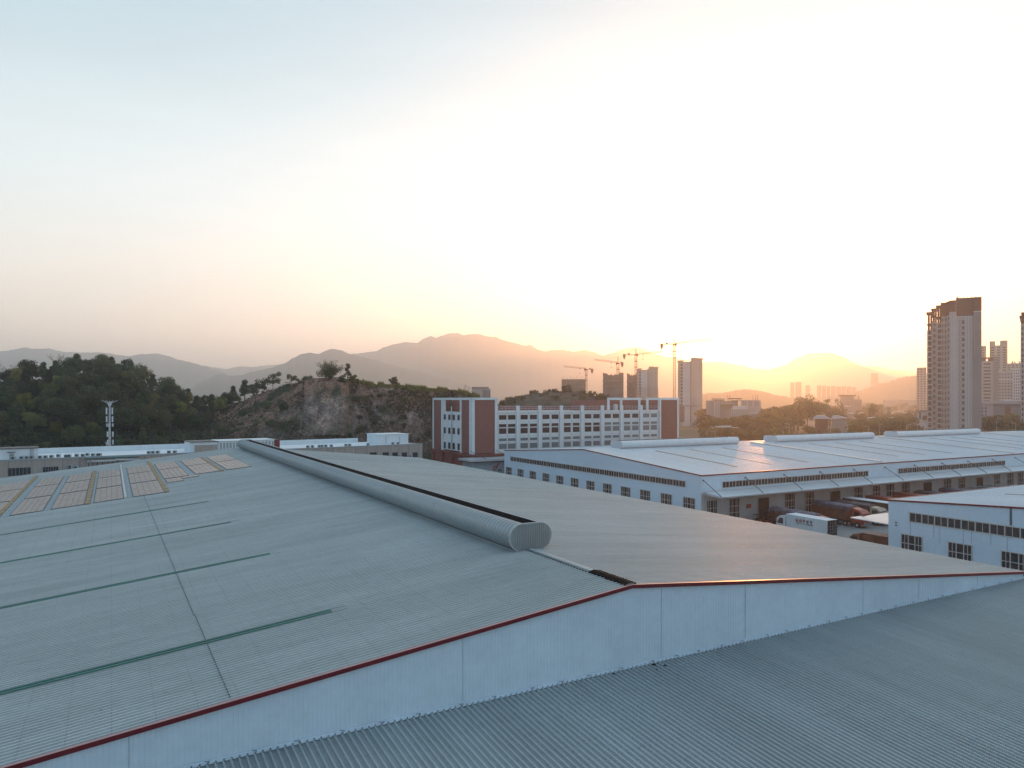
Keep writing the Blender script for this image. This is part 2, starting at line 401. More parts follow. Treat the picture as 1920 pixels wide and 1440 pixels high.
q.build('ridge_cap', MT['roof_grey'], main)
q = MB(); q.box(XR - .43, XR - .32, 34.5, 41.6, zmain(XR - .4) + .06, zmain(XR - .36) + .072); yy = 34.5
while yy < 41.5:
    q.box(XR - .44, XR - .30, yy + .17, yy + .27, zmain(XR - .4) + .0, zmain(XR - .36) + .11); yy += .3
q.build('ridge_closure', MT['seam'], main)

def ridge_vent(parent_loc, label, axis, a0, a1, cx, zb, hw, ht, m_shell, group, rib=0.45, roofs=0.1, base=1.1):
    """curved ridge ventilator: two bulging shells, open black slot on top, closed ends"""
    v = thing('ridge_ventilator', label, 'roof ventilator', parent_loc, group)
    u0_ = hw - ht * .52
    def P(u, a, z): return (u, a, z) if axis == 'y' else (a, u, z)
    def outline(s, k=14):
        pts = []
        for i in range(k + 1):
            t = i / k
            ang = radians(92) - t * radians(92 + 72)
            # quarter-ellipse bulge; from slot edge over the shoulder down to the base
            u = (hw - ht * .52) + ht * .52 * cos(ang)
            z = zb + ht * .5 + ht * .5 * sin(ang)
            pts.append((s * u, z))
        pts.append((s * base, zb - roofs * base + .12))
        return pts
    for s in (-1, 1):
        q = MB(); pts = outline(s)
        n = max(2, int((a1 - a0) / rib)); st = (a1 - a0) / n
        rows = []
        for i in range(n):
            rows += [(a0 + i * st, 0), (a0 + (i + .84) * st, 0), (a0 + (i + .88) * st, .03), (a0 + (i + .99) * st, .03)]
        rows.append((a1, 0))
        b = len(q.v)
        for a, e in rows:
            for j, (u, z) in enumerate(pts):
                q.v.append(P(cx + u + s * e, a, z + (e if j < 5 else 0)))
        k = len(pts)
        for i in range(len(rows) - 1):
            for j in range(k - 1):
                q.f.append((b + i*k + j, b + (i+1)*k + j, b + (i+1)*k + j + 1, b + i*k + j + 1)); q.m.append(0)
        o = q.build('side_shell', m_shell, v, smooth=False)
        q = MB(); u0 = pts[0][0]
        q.tube([P(cx + u0, a0, pts[0][1]), P(cx + u0, a1, pts[0][1])], .035, 6); q.build('slot_rim', MT['vent_trim'], v)
        # perforated skirt under the shell
        q = MB(); xa = cx + s * (base + .02); zz = zb - roofs * (base + .02)
        aa = a0
        while aa < a1 - .3:
            q.box(*((xa - .03, xa + .03, aa, aa + .12) if axis == 'y' else (aa, aa + .12, xa - .03, xa + .03)), zz, zz + .16); aa += .25
        q.box(*((xa - .02, xa + .02, a0, a1) if axis == 'y' else (a0, a1, xa - .02, xa + .02)), zz + .1, zz + .15)
        q.build('skirt', MT['vent_trim'], v)
    aa = a0 + 3.0
    while aa < a1 - 1:
        q = MB(); q.tube([P(cx - u0_ + .1, aa, zb + ht * .72), P(cx + u0_ - .1, aa, zb + ht * .72)], .03, 5); q.build('slot_brace', MT['steel'], v); aa += 6.0
    q = MB(); i0 = (hw - ht * .52) + .1
    q.box(*((cx - i0, cx + i0, a0 + .1, a1 - .1) if axis == 'y' else (a0 + .1, a1 - .1, cx - i0, cx + i0)), zb + .16, zb + .2)
    q.box(*((cx - base + .05, cx + base - .05, a0 + .1, a1 - .1) if axis == 'y' else (a0 + .1, a1 - .1, cx - base + .05, cx + base - .05)), zb - .08, zb + .12)
    for s in (-1, 1):  # black liner walls added, standing in for shade inside the slot
        ua, ub = sorted((cx + s * (i0 - .13), cx + s * (i0 - .10)))
        q.box(*((ua, ub, a0 + .08, a1 - .08) if axis == 'y' else (a0 + .08, a1 - .08, ua, ub)), zb + .2, zb + ht - .03)
    q.build('throat_shade_liner', MT['slot'], v)
    for a, d in ((a0, -1), (a1, 1)):
        L_ = outline(-1); Rr = outline(1)
        poly = [(cx + u, z) for u, z in L_][::-1] + [(cx + u, z) for u, z in Rr]
        poly += [(cx + base, zb - roofs * base), (cx, zb + .02), (cx - base, zb - roofs * base)]
        q = MB(); aa, bb = sorted((a, a + d * .06))
        q.prism(poly, 'y' if axis == 'y' else 'x', aa, bb)
        # ribs on the end plate
        u = cx - hw + .25
        while u < cx + hw - .2:
            du = abs(u - cx) - (hw - ht * .52)
            hh = ht * .5 * sqrt(max(0, 1 - (max(du, 0) / (ht * .52)) ** 2)) * .93
            lo = max(zb + ht * .5 - hh, zb - roofs * abs(u - cx) + .05)
            e0, e1 = sorted((a + d * .055, a + d * .105))
            q.box(*((u, u + .07, e0, e1) if axis == 'y' else (e0, e1, u, u + .07)), lo, zb + ht * .5 + hh); u += .17
        q.build('end_plate', m_shell, v)
        q = MB()
        rim = [(cx + u, z) for u, z in L_][::-1] + [(cx + u, z) for u, z in Rr]
        q.tube([P(u, a + d * .04, z) for u, z in rim], .045, 5); q.build('end_rim', MT['vent_trim'], v)
    return v
ridge_vent((XR, 41.7, ZR), 'long grey curved ridge ventilator with a black slot, on the foreground warehouse roof', 'y', 41.7, 158.6, XR - .02, ZR - .02, 1.64, 1.82, MT['vent'], None, roofs=0.1)

# ================================================================ LOWER SHED (bottom right)
low = thing('warehouse', 'lower grey ribbed roof in the bottom right corner, abutting the white gable wall', 'warehouse', (20, 31, 0))
ZL, SLO, YLS = 9.45, 0.062, -40.0
r = MB(); V_ = Vector((0, YLS - YS, -(YS - YLS) * SLO))
ribbed(r, (XW, YS + .06, ZL), (1, 0, 0), XE + 14 - XW, tuple(V_), Vector((0, -SLO, 1)).normalized(), 0.3, 0.085, rw=0.42)
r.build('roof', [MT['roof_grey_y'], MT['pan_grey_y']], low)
w = MB(); w.prism([(YLS + .3, 0), (YLS + .3, ZL - SLO * (YS - YLS) - .1), (YS - .02, ZL - .1), (YS - .02, 0)], 'x', XW + .3, XE + 13.7); w.build('wall', MT['wall_white'], low)
q = MB(); x = XW
while x < XE:      # upstand flashing with the ends of the ribs turned up
    q.box(x + .002, x + .235, YS - .02, YS + .075, ZL + .0, ZL + .13 + R.uniform(-.006, .006)); x += .3
q.box(XW, XE, YS + .03, YS + .09, ZL + .13, ZL + .20)
q.build('flashing', MT['wall_white'], low)
q = MB(); q.box(XW, XE, YS - .03, YS - .015, ZL + .02, ZL + .05); x = XW + .3
while x < XE:
    if R.random() < .8:
        q.box(x - .11 + .0, x - .06, YS - .05, YS + .0, ZL + .05, ZL + .085)
    x += .3
q.build('rib_stop', MT['seam'], low)
x = XW + 1.0
while x < XE:
    q = MB(); l = R.uniform(.12, .2)
    q.tube([(x, YS - .02, ZL + .12), (x + .05, YS - .06, ZL + .2), (x - l, YS - .04, ZL + .22 + R.uniform(-.02, .02))], .014, 4)
    x += 1.9 * R.uniform(.85, 1.15)
    q.build('lightning_clip', MT['seam'], low)
for i, (px_, py_) in enumerate(((1138, 1261), (1217, 1247), (1231, 1253), (1209, 1254))):
    X0 = 23.2 + (px_ - 1138) * .035; Y0 = YS - .22 - (.18 * i if i > 1 else 0)
    q = MB(); s = (.09, .11, .10, .05)[i]
    for k in range(5):
        a = R.uniform(0, 6.28); z0 = ZL - SLO * (YS - Y0) + .05
        q.face([(X0, Y0, z0 + .02 + .03 * k * s * 8), (X0 + s * 1.4 * cos(a), Y0 + s * sin(a), z0 + R.uniform(.0, .08)), (X0 + s * cos(a + .8), Y0 + s * sin(a + .8), z0 + R.uniform(0, .05))])
        q.tube([(X0, Y0, z0 + .03), (X0 + s * cos(a), Y0 + s * sin(a), z0 + .02)], s * .28, 5)
    o = q.build('debris', MT['rubber'])
    tag(o, ('black scrap lying against the white gable wall, leftmost of four pieces', 'largest black scrap on the lower grey roof, by the gable wall', 'flat black scrap farthest out on the lower grey roof', 'tiny black speck of debris on the lower grey roof')[i], 'debris')

# ================================================================ SOLAR PANELS, TRAYS, WALKWAYS
def on_roof(mb, x0, x1, y0, y1, z0, z1, m=0):
    n = len(mb.v)
    for z in (z0, z1):
        mb.v += [(x0, y0, zmain(x0) + z), (x1, y0, zmain(x1) + z), (x1, y1, zmain(x1) + z), (x0, y1, zmain(x0) + z)]
    for q in ((0,3,2,1),(4,5,6,7),(0,1,5,4),(1,2,6,5),(2,3,7,6),(3,0,4,7)):
        mb.f.append(tuple(n + i for i in q)); mb.m.append(m)
cols = [(-24.4, -21.1, 'left of the far left tray'), (-20.3, -17.0, 'between the two leftmost ochre trays'), (-16.2, -12.0, 'just left of the second ochre tray'), (-10.4, -7.2, 'just right of the second ochre tray'), (-6.3, -2.95, 'just left of the third ochre tray'),
        (-1.8, 1.35, 'just left of the white tray'), (2.5, 6.0, 'just right of the white tray'), (7.0, 10.25, 'just right of the fourth ochre tray'), (11.35, 14.7, 'left of the brown tray near the ridge'), (15.85, 19.3, 'closest to the ridge ventilator')]
rows = [(103.1, 118.4, 'front'), (119.5, 134.3, 'middle'), (135.0, 147.7, 'back')]
for ci, (x0, x1, cn) in enumerate(cols):
    for ri, (y0, y1, rn) in enumerate(rows):
        if ci >= 7 and ri == 0: continue
        a = thing('solar_array', 'solar panels, %s row, %s' % (rn, cn), 'solar panel', ((x0 + x1) / 2, y0, zmain((x0 + x1) / 2)), 'solar panel blocks on the left roof slope')
        fr = MB(); on_roof(fr, x0 - .12, x1 + .12, y0 - .16, y1 + .12, .06, .13); fr.build('mounting_frame', MT['panel_gap'], a)
        p = MB(); nx = 5; ny = max(3, int(round((y1 - y0) / 2.05))); wx = (x1 - x0) / nx; wy = (y1 - y0) / ny
        for i in range(nx):
            for j in range(ny):
                zz = .14 + R.uniform(0, .012)
                on_roof(p, x0 + i * wx + .02, x0 + (i + 1) * wx - .02, y0 + j * wy + .04, y0 + (j + 1) * wy - .04, zz, zz + .03)
        p.build('panel', MT['panel'], a)
for x0, x1, y0, y1 in ((7.05, 9.1, 113.6, 118.6), (9.2, 11.4, 116.3, 118.6)):
    a = thing('solar_array', 'small part row of solar panels, ' + ('nearer the fourth ochre tray' if x0 < 8 else 'one panel deep, at the ridge end'), 'solar panel', (x0, y0, zmain(x0)), 'solar panel blocks on the left roof slope')
    fr = MB(); on_roof(fr, x0 - .12, x1 + .1, y0 - .16, y1 + .1, .06, .13); fr.build('mounting_frame', MT['panel_gap'], a)
    p = MB(); n = 3; wx = (x1 - x0) / n; ny = 2 if x0 < 8 else 1; wy = (y1 - y0) / ny
    for i in range(n):
        for j in range(ny): on_roof(p, x0 + i*wx + .02, x0 + (i+1)*wx - .02, y0 + j*wy + .04, y0 + (j+1)*wy - .04, .14, .17)
    p.build('panel', MT['panel'], a)
for x, y0, y1, m_, lab in ((-20.6, 103, 155, 'ochre', 'ochre cable tray at the far left edge of the roof'), (-11.75, 102.6, 156, 'ochre', 'long ochre cable tray running to the roof edge at the left'), (-2.55, 102.6, 150, 'ochre', 'ochre cable tray standing upright in the picture between panel blocks'),
                           (1.62, 103.5, 156, 'tray_white', 'pale metal cable tray between panel blocks'), (6.28, 102.8, 156, 'ochre', 'ochre cable tray that ends lowest, right of the pale tray'), (15.0, 119, 149, 'ochre', 'short dull ochre cable tray nearest the ridge ventilator')):
    q = MB(); wd_ = .26 if m_ == 'ochre' else .14
    on_roof(q, x - wd_, x + wd_, y0, y1, .07, .2); 
    yy = y0 + .5
    o = thing('cable_tray', lab, 'cable tray', (x, y0, zmain(x)), 'cable trays between the solar panels'); q.build('cover', MT[m_], o)
    while yy < y1: q = MB(); on_roof(q, x - wd_ - .04, x + wd_ + .04, yy, yy + .1, .04, .225); q.build('bracket', MT[m_], o); yy += 3.0
for x0, x1, y0, y1, lab in ((-11.35, -10.55, 103, 148, 'blue grey walkway beside the long left ochre tray'), (-7.05, -6.45, 103, 148, 'blue grey walkway between the third and fourth panel columns'), (-2.2, -1.92, 103, 148, 'narrow blue walkway right of the upright ochre tray'), (1.85, 2.38, 103, 148, 'blue grey walkway right of the pale tray'),
                        (6.6, 6.9, 114, 148, 'narrow blue walkway right of the lowest ending ochre tray'), (10.4, 11.2, 119.5, 148, 'blue grey walkway between the two panel columns near the ridge'), (15.3, 15.75, 119.5, 148, 'blue grey walkway right of the dull short tray')):
    o = thing('roof_walkway', lab, 'walkway', (x0, y0, zmain(x0)), 'walkways between the solar panels')
    q = MB(); yy = y0
    while yy < y1: on_roof(q, x0, x1, yy, min(yy + 2.9, y1), .07, .1); yy += 3.0
    q.build('deck', MT['walk'], o)

# ================================================================ WINDOWS
def strip_window(parent, axis, c, a0, a1, z0, z1, out, step=0.86):
    """long ribbon of narrow panes; axis = direction it runs in, c = wall plane, out = outward sign"""
    def B(mb, u0, u1, d0, d1, za, zb):
        e0, e1 = sorted((c + out * d0, c + out * d1))
        if axis == 'x': mb.box(u0, u1, e0, e1, za, zb)
        else: mb.box(e0, e1, u0, u1, za, zb)
    fr = MB()
    B(fr, a0 - .08, a1 + .08, .01, .09, z0 - .1, z0); B(fr, a0 - .12, a1 + .12, .01, .14, z1, z1 + .12)
    n = int(round((a1 - a0) / step)); st = (a1 - a0) / n
    for i in range(n + 1):
        wd_ = .07 if i % 2 == 0 else .035
        B(fr, a0 + i * st - wd_, a0 + i * st + wd_, .012, .08 if i % 2 == 0 else .06, z0, z1)
    f = fr.build('window', MT['frame'], parent); f['label'] = 'long ribbon window of narrow dark panes with cream mullions'
    p = MB(); B(p, a0, a1, .012, .03, z0, z1); p.build('pane', MT['glass'], f, off=tuple(parent.location))
def shed_window(parent, axis, c, a0, a1, z0, z1, out, door=False):
    def B(mb, u0, u1, d0, d1, za, zb):
        e0, e1 = sorted((c + out * d0, c + out * d1))
        if axis == 'x': mb.box(u0, u1, e0, e1, za, zb)
        else: mb.box(e0, e1, u0, u1, za, zb)
    fr = MB(); w = a1 - a0
    B(fr, a0 - .06, a0 + .04, .01, .1, z0, z1); B(fr, a1 - .04, a1 + .06, .01, .1, z0, z1); B(fr, a0 - .06, a1 + .06, .01, .13, z1, z1 + .1)
    if not door:
        for k, wd_ in ((.17, .03), (.34, .055), (.66, .055), (.83, .03)): B(fr, a0 + w*k - wd_, a0 + w*k + wd_, .012, .08, z0, z1)
        for k in (.0, .37, .66) if z1 - z0 > 3 else (.0, .42): B(fr, a0, a1, .012, .075, z0 + (z1-z0)*k - .04, z0 + (z1-z0)*k + .05)
    f = fr.build('door' if door else 'window', MT['frame'] if not door else MT['galv'], parent)
    p = MB(); B(p, a0, a1, .012, .03, z0, z1); p.build('pane' if not door else 'opening', MT['glass'] if not door else MT['dark'], f, off=tuple(parent.location))

# ================================================================ WHITE SHEDS
def white_shed(name_label, loc, xg, ys, yn, x1, ze, zr):
    s = thing('warehouse', name_label, 'warehouse', loc); yr = (ys + yn) / 2
    w = MB(); w.prism([(ys + .1, 0), (ys + .1, ze - .1), (yr, zr - .1), (yn - .1, ze - .1), (yn - .1, 0)], 'x', xg + .1, x1 - .1)
    w.build('wall', MT['wall_white'], s)
    for yy in (ys, yn):
        r = MB(); dy = yr - yy; nn = Vector((0, -(zr - ze) * (1 if dy > 0 else -1), abs(dy))).normalized()
        ribbed(r, (xg, yy, ze), (1, 0, 0), x1 - xg, (0, dy, zr - ze), nn, 0.5, 0.045, rw=.3)
        o = r.build('roof', [MT['roof_white'], MT['roof_white']], s)
    def zt(y): return zr - abs(y - yr) * (zr - ze) / abs(yn - yr)
    c = MB(); ribbed(c, (xg + .08, ys, 0.2), (0, 1, 0), yn - ys, (0, 0, 1), (-1, 0, 0), 0.3, 0.015, top=lambda u: zt(ys + u) - .28)
    c.build('gable_cladding', [MT['wall_white'], MT['wall_white']], s)
    for a, b in ((yr, ys), (yr, yn)):
        q = MB(); q.prism([(a, zr - .16), (b, ze - .16), (b, ze + .06), (a, zr + .06)], 'x', xg - .05, xg + .12); q.build('rake_trim', MT['red_trim'], s)
    return s, zt
shed2, zt2 = white_shed('long white warehouse with three roof ventilators and a loading canopy, beyond the truck yard', (95.5, 99.7, 0), 95.5, 99.73, 176.2, 330.0, 10.05, 12.6)
q = MB(); q.box(95.45, 330, 99.58, 99.75, 9.86, 10.10); q.build('eave_trim', MT['red_trim'], shed2)
c = MB(); ribbed(c, (95.5, 99.71, 6.75), (1, 0, 0), 234, (0, 0, 3.1), (0, -1, 0), 0.3, 0.015); c.build('side_cladding', [MT['wall_white'], MT['wall_white']], shed2)
c = MB(); c.box(95.6, 329, 99.70, 99.76, 0.1, 6.7); c.build('dock_wall', MT['wall_low'], shed2)
ridge2 = []
for a0, a1, lab in ((105.2, 143.3, 'leftmost of the three white ridge ventilators on the white warehouse'), (157.5, 199.5, 'middle one of the three white ridge ventilators on the white warehouse'), (210.8, 256.4, 'rightmost of the three white ridge ventilators, in front of the tall brown topped tower')):
    ridge_vent((a0, 137.9, 12.6), lab, 'x', a0, a1, 137.97, 12.55, 2.3, 1.75, MT['vent_white'], 'ridge ventilators on the white warehouse', rib=1.0, roofs=.066, base=1.6)
for x, y1 in ((149.9, 137.6), (204.8, 137.6), (262.0, 137.6)):
    q = MB(); n = len(q.v)
    q.prism([(100.4, 10.1), (100.4, 10.42), (y1, zt2(y1) + .36), (y1, zt2(y1) + .02)], 'x', x - .4, x + .4)
    yy = 103
    q.build('expansion_cap', MT['vent_trim'], shed2)
for x, ya, yb in ((111, 105.9, 130.6), (121.3, 106.1, 130.2), (132.4, 105.8, 130.7), (164.9, 106, 131.2), (175.4, 106, 131), (186.7, 105.8, 131.4), (221, 106.1, 132), (232, 106, 131.5), (243, 106, 131.5)):
    q = MB(); q.prism([(ya, zt2(ya) + .03), (ya, zt2(ya) + .09), (yb, zt2(yb) + .09), (yb, zt2(yb) + .03)], 'x', x - .33, x + .33)
    q.build('skylight', mat('skylight_grey', (0.17, 0.165, 0.15), 0.55) if 'sk' not in MT else MT['sk'], shed2)
    MT['sk'] = bpy.data.materials['skylight_grey']
strip_window(shed2, 'y', 95.5 + .065, 103.9, 172.6, 7.45, 8.5, -1, .86)
for i in range(12):
    yc = 102.85 + i * 6.42
    shed_window(shed2, 'y', 95.5 + .065, yc - 1.55, yc + 1.55, 2.1, 5.5, -1)
strip_window(shed2, 'x', 99.69, 100.9, 144.3, 7.45, 8.5, -1, .86)
strip_window(shed2, 'x', 99.69, 155.0, 199.4, 7.45, 8.5, -1, .86)
strip_window(shed2, 'x', 99.69, 210.0, 254.0, 7.45, 8.5, -1, .86)
for a, b, k in ((96.9,99.5,0),(102.7,105.3,0),(110.3,113.5,1),(118,120.9,0),(124,126.7,0),(131.7,135,1),(139.6,142.4,0),(145.9,148.5,0),(150.7,153.5,0),(156.4,159.2,0),(164.4,167.8,1),(172.6,175.5,0),(178.7,181.5,0),(186.3,189.3,1),(194.3,197.1,0),(200.4,203.4,0),(205.5,208.1,0)):
    shed_window(shed2, 'x', 99.69, a, b, .12 if k else .95, 4.85 if k else 5.2, -1, bool(k))
# loading canopy
can = MB(); can.prism([(99.65, 6.72), (95.0, 6.38), (95.0, 6.50), (99.65, 6.86)], 'x', 96.2, 329)
cn = can.build('canopy', MT['roof_white'], shed2)
q = MB(); q.box(96.15, 329, 94.9, 95.0, 6.3, 6.52); q.build('canopy_gutter', MT['galv'], cn, off=tuple(shed2.location))
q = MB(); q.box(96.2, 329, 99.56, 99.64, 6.87, 7.0); q.build('canopy_flashing', MT['vent_trim'], cn, off=tuple(shed2.location))
x = 96.1
q0 = MB()
for i in range(14):
    x = 96.05 + i * 10.82
    q = MB(); q.tube([(x, 99.62, 9.1), (x + .15, 95.3, 6.56)], .065, 6); q.box(x - .12, x + .12, 99.52, 99.68, 8.95, 9.2); q.build('tie_rod', MT['steel'], shed2)
    q = MB(); q.bar((x + .1, 99.5, 6.5), (x + .1, 95.1, 6.25), .16); q.build('canopy_beam', MT['frame'], shed2)
q = MB(); q.box(95.55, 96.2, 99.66, 99.72, 1, 6.7); q.build('corner_post', MT['frame'], shed2)
for x in (113, 127, 141):
    q = MB(); q.box(x, x + .3, 99.4, 99.6, 5.6, 5.85); q.build('wall_lamp', MT['frame'], shed2)

shed3, zt3 = white_shed('white warehouse at the right edge with ribbon window, in front of the truck yard', (95.3, 62.8, 0), 95.33, -13.7, 62.8, 330.0, 10.0, 12.5)
q = MB(); q.box(95.3, 330, 62.78, 62.98, 9.85, 10.08); q.build('eave_trim', MT['red_trim'], shed3)
strip_window(shed3, 'y', 95.33 + .065, -10.7, 59.7, 7.45, 8.6, -1, .86)
for i in range(11):
    yc = 59.4 - i * 6.4
    shed_window(shed3, 'y', 95.33 + .065, yc - 1.45, yc + 1.45, 2.1, 5.5, -1)
can = MB(); can.prism([(62.85, 6.28), (69.4, 6.40), (69.4, 6.52), (62.85, 6.42)], 'x', 96.3, 329)
cn = can.build('canopy', MT['roof_white'], shed3)
q = MB(); q.box(96.2, 329, 69.4, 69.5, 6.28, 6.52); q.build('canopy_gutter', MT['steel'], cn, off=tuple(shed3.location))
q = MB(); q.tube([(96.4, 62.95, 8.5), (98.2, 68.8, 6.6)], .07, 6); q.build('tie_rod', MT['steel'], shed3)
q = MB(); q.box(95.36, 95.4, 46.9, 47.15, 8.8, 11.1); q.build('downpipe', MT['seam'], shed3)
for z in (7.0, 6.6):
    q = MB(); q.tube([(95.2, 61.6, z), (95.34, 61.6, z)], .1, 10); q.build('wall_lamp', MT['seam'], shed3)
# rain streaks under the ribbon windows are real grime strips
q = mat('grime', (0.33, 0.36, 0.38), 0.8)
for y, l in ((59.6, 3.6), (56.4, 1.6), (55.6, 2.2), (52.6, 1.9), (51.6, 1.5), (49.3, 1.3), (47.4, 2.3)):
    s_ = MB(); s_.box(95.385, 95.392, y - .03, y + .03, 7.3 - l, 7.3); s_.build('water_stain', q, shed3)
q = MB(); x = 150
q.prism([(36.0, zt3(36) + .03), (36.0, zt3(36) + .09), (56.0, zt3(56) + .09), (56.0, zt3(56) + .03)], 'x', 112.0, 112.5); q.build('skylight', MT['sk'], shed3)

# ================================================================ TRUCKS
def truck(label, x0, x1, yr, yf, zt_, side, top, cab, face, group='trucks parked in the yard', tarp=False, cabd=2.2, cat='truck', hasc=True):
    """cargo body from the rear yr to the front yf, cab beyond yf; face = +1/-1 along y"""
    d = 1 if yf > yr else -1
    t = thing('truck', label, cat, ((x0 + x1) / 2, yr, 0), group)
    ya, yb = sorted((yr, yf))
    b = MB(); b.box(x0, x1, ya, yb, 1.15, zt_)
    if not tarp:
        k = ya + .4
        while k < yb - .2:
            b.box(x0 - .03, x1 + .03, k, k + .05, 1.2, zt_ - .05); k += .62
    bo = b.build('cargo_body', side, t)
    if tarp:   # wavy tarpaulin sagging over the load
        q = MB(); nu, nv = 12, 26
        for j in range(nv + 1):
            yy = ya - .06 + (yb - ya + .12) * j / nv
            edge = .5 + .18 * sin(j * 1.3) + .12 * R.random()
            for i in range(nu + 1):
                u = i / nu
                if i == 0 or i == nu: px_, z = (x0 - .05 if i == 0 else x1 + .05), zt_ - edge
                elif i == 1 or i == nu - 1: px_, z = (x0 - .04 if i == 1 else x1 + .04), zt_ - .05
                else:
                    px_ = x0 + (x1 - x0) * (u - .05) / .9; z = zt_ + .10 + .10 * sin(pi * u) + .07 * sin(j * .9 + i) + R.uniform(-.03, .03)
                if j == 0 or j == nv: z = z - .35 if 1 <= i <= nu - 1 else z
                q.v.append((px_, yy, z))
        for j in range(nv):
            for i in range(nu):
                a = j * (nu + 1) + i; q.f.append((a, a + 1, a + nu + 2, a + nu + 1)); q.m.append(0)
        q.build('tarpaulin', top, t)
    else:
        q = MB(); q.box(x0 - .04, x1 + .04, ya - .03, yb + .03, zt_ + .003, zt_ + .08); q.build('cargo_roof', top, t)
    q = MB(); q.box(x0 + .6, x1 - .6, ya + .2, yb + .1, .75, 1.13)
    for xx in (x0 + .08, x1 - .16): q.box(xx, xx + .08, ya + 2.5, yb - 2.0, .5, 1.0)
    q.build('chassis', MT['steel'], t)
    if hasc:
        c0 = yf + d * .25; c1 = c0 + d * cabd; lo, hi = sorted((c0, c1)); xc0, xc1 = x0 + .06, x1 - .06
        zc = min(zt_ - .35, 3.25)
        prof = [(c0, .75), (c0, zc), (c0 + d * cabd * .62, zc), (c1 - d * .12, zc - .55), (c1, 1.75), (c1, .6)]
        q = MB(); q.prism(prof, 'x', xc0, xc1); cb = q.build('cab', cab, t)
        q = MB(); q.prism([(c0 + d * .05, zc), (c0 + d * .05, zt_ - .15), (c0 + d * cabd * .5, zc + .05)], 'x', xc0 + .2, xc1 - .2); q.build('wind_deflector', cab, t)
        w = MB(); e = .012
        w.face([(xc0 + .12, c1 - d * .12 + d * e - d * .02, zc - .6), (xc1 - .12, c1 - d * .12 + d * e - d * .02, zc - .6), (xc1 - .12, c1 + d * e, 1.85), (xc0 + .12, c1 + d * e, 1.85)])
        w.build('windscreen', MT['glass'], cb, off=tuple(t.location))
        for xx, s in ((xc0, -1), (xc1, 1)):
            w = MB(); w.prism([(c0 + d * .5, 1.9), (c0 + d * .5, zc - .35), (c0 + d * cabd * .62, zc - .35), (c1 - d * .3, 1.9)], 'x', *sorted((xx + s * .005, xx + s * .02))); w.build('side_window', MT['glass'], cb, off=tuple(t.location))
        w = MB(); w.box(xc0 + .02, xc1 - .02, *sorted((c1, c1 + d * .12)), .45, .95); w.build('bumper', MT['frame_grey'], t)
        for xx in (xc0 + .2, xc1 - .5):
            w = MB(); w.box(xx, xx + .3, *sorted((c1 + d * .1, c1 + d * .15)), .95, 1.12); w.build('headlight', MT['tray_white'], t)
        for xx in (xc0 - .2, xc1 + .1):
            w = MB(); w.box(xx, xx + .1, *sorted((c1 - d * .3, c1 - d * .2)), 2.0, 2.6); w.build('mirror', MT['frame_grey'], t)
        wy = [c0 + d * cabd * .5]
    else: wy = []
    wy += [yr + d * 1.4, yr + d * 2.7, yf - d * 1.1]
    for yy in wy:
        for xx in (x0 + .02, x1 - .32):
            w = MB(); w.tube([(xx, yy, .52), (xx + .3, yy, .52)], .52, 14); wh = w.build('wheel', MT['tyre'], t)
            w = MB(); w.tube([(xx - .02, yy, .52), (xx + .32, yy, .52)], .24, 10); w.build('rim', MT['galv'], wh, off=tuple(t.location))
    return t
truck('brown truck with purple grey tarpaulin, right behind the white box truck', 109.3, 111.8, 96.4, 86.2, 3.45, MT['cargo_brown'], MT['tarp'], MT['cab_red'], -1, tarp=True)
truck('rusty brown truck with red cab and sagging tarpaulin', 122.3, 124.8, 96.8, 88.2, 3.75, MT['cargo_brown'], MT['tarp'], MT['cab_red'], -1, tarp=True, cabd=2.4)
truck('dark truck with cream cab and tarpaulin, right behind the red cabbed truck', 127.8, 130.3, 97, 88.2, 3.55, MT['cargo_dark'], MT['tarp_dk'], MT['cab_cream'], -1, tarp=True, cabd=2.4)
truck('truck with a long flat white roof, beside the cream cabbed truck', 131.6, 134.1, 96.6, 85.5, 3.9, MT['cargo_dark'], MT['white_clean'], MT['cab_white'], -1)
truck('red container truck just right of the white roofed one', 139.0, 141.6, 96.6, 85.5, 3.8, MT['cargo_red'], MT['cargo_red'], MT['cab_red'], -1)
truck('second red container truck, mostly hidden by the white shed', 148.6, 151.2, 96.8, 85.5, 3.8, MT['cargo_red'], MT['cargo_red'], MT['cab_red'], -1)
truck('truck under dark blue tarpaulin, left one of two behind the shed roof', 156.3, 158.8, 97, 86, 3.7, MT['cargo_red'], MT['tarp_dk'], MT['cab_red'], -1, tarp=True)
truck('truck under a purple tarpaulin, rightmost one behind the shed roof', 166.0, 168.5, 97, 86, 3.75, MT['cargo_red'], MT['tarp'], MT['cab_red'], -1, tarp=True)
wt = truck('white box truck with dark lettering on its side, in the middle of the yard', 104.9, 107.4, 79.9, 88.3, 3.7, MT['cab_white'], MT['white_clean'], MT['cab_white'], 1, cabd=2.1)
truck('brown low truck partly hidden by the right white shed', 102.0, 104.5, 63.5, 71.6, 3.3, MT['cargo_brown'], MT['tarp_dk'], MT['cargo_brown'], 1, cabd=1.9)
# rear doors of the white truck
q = MB(); q.box(104.95, 107.35, 79.84, 79.895, 1.2, 3.75); d_ = q.build('rear_door', MT['steel'], wt)
q = MB()
for z in (1.7, 2.2, 2.7): q.box(105.1, 107.2, 79.78, 79.835, z, z + .07)
for x in (105.5, 106.1, 106.7): q.box(x, x + .05, 79.76, 79.82, 1.3, 3.6)
q.build('door_bar', MT['frame_grey'], d_, off=tuple(wt.location))
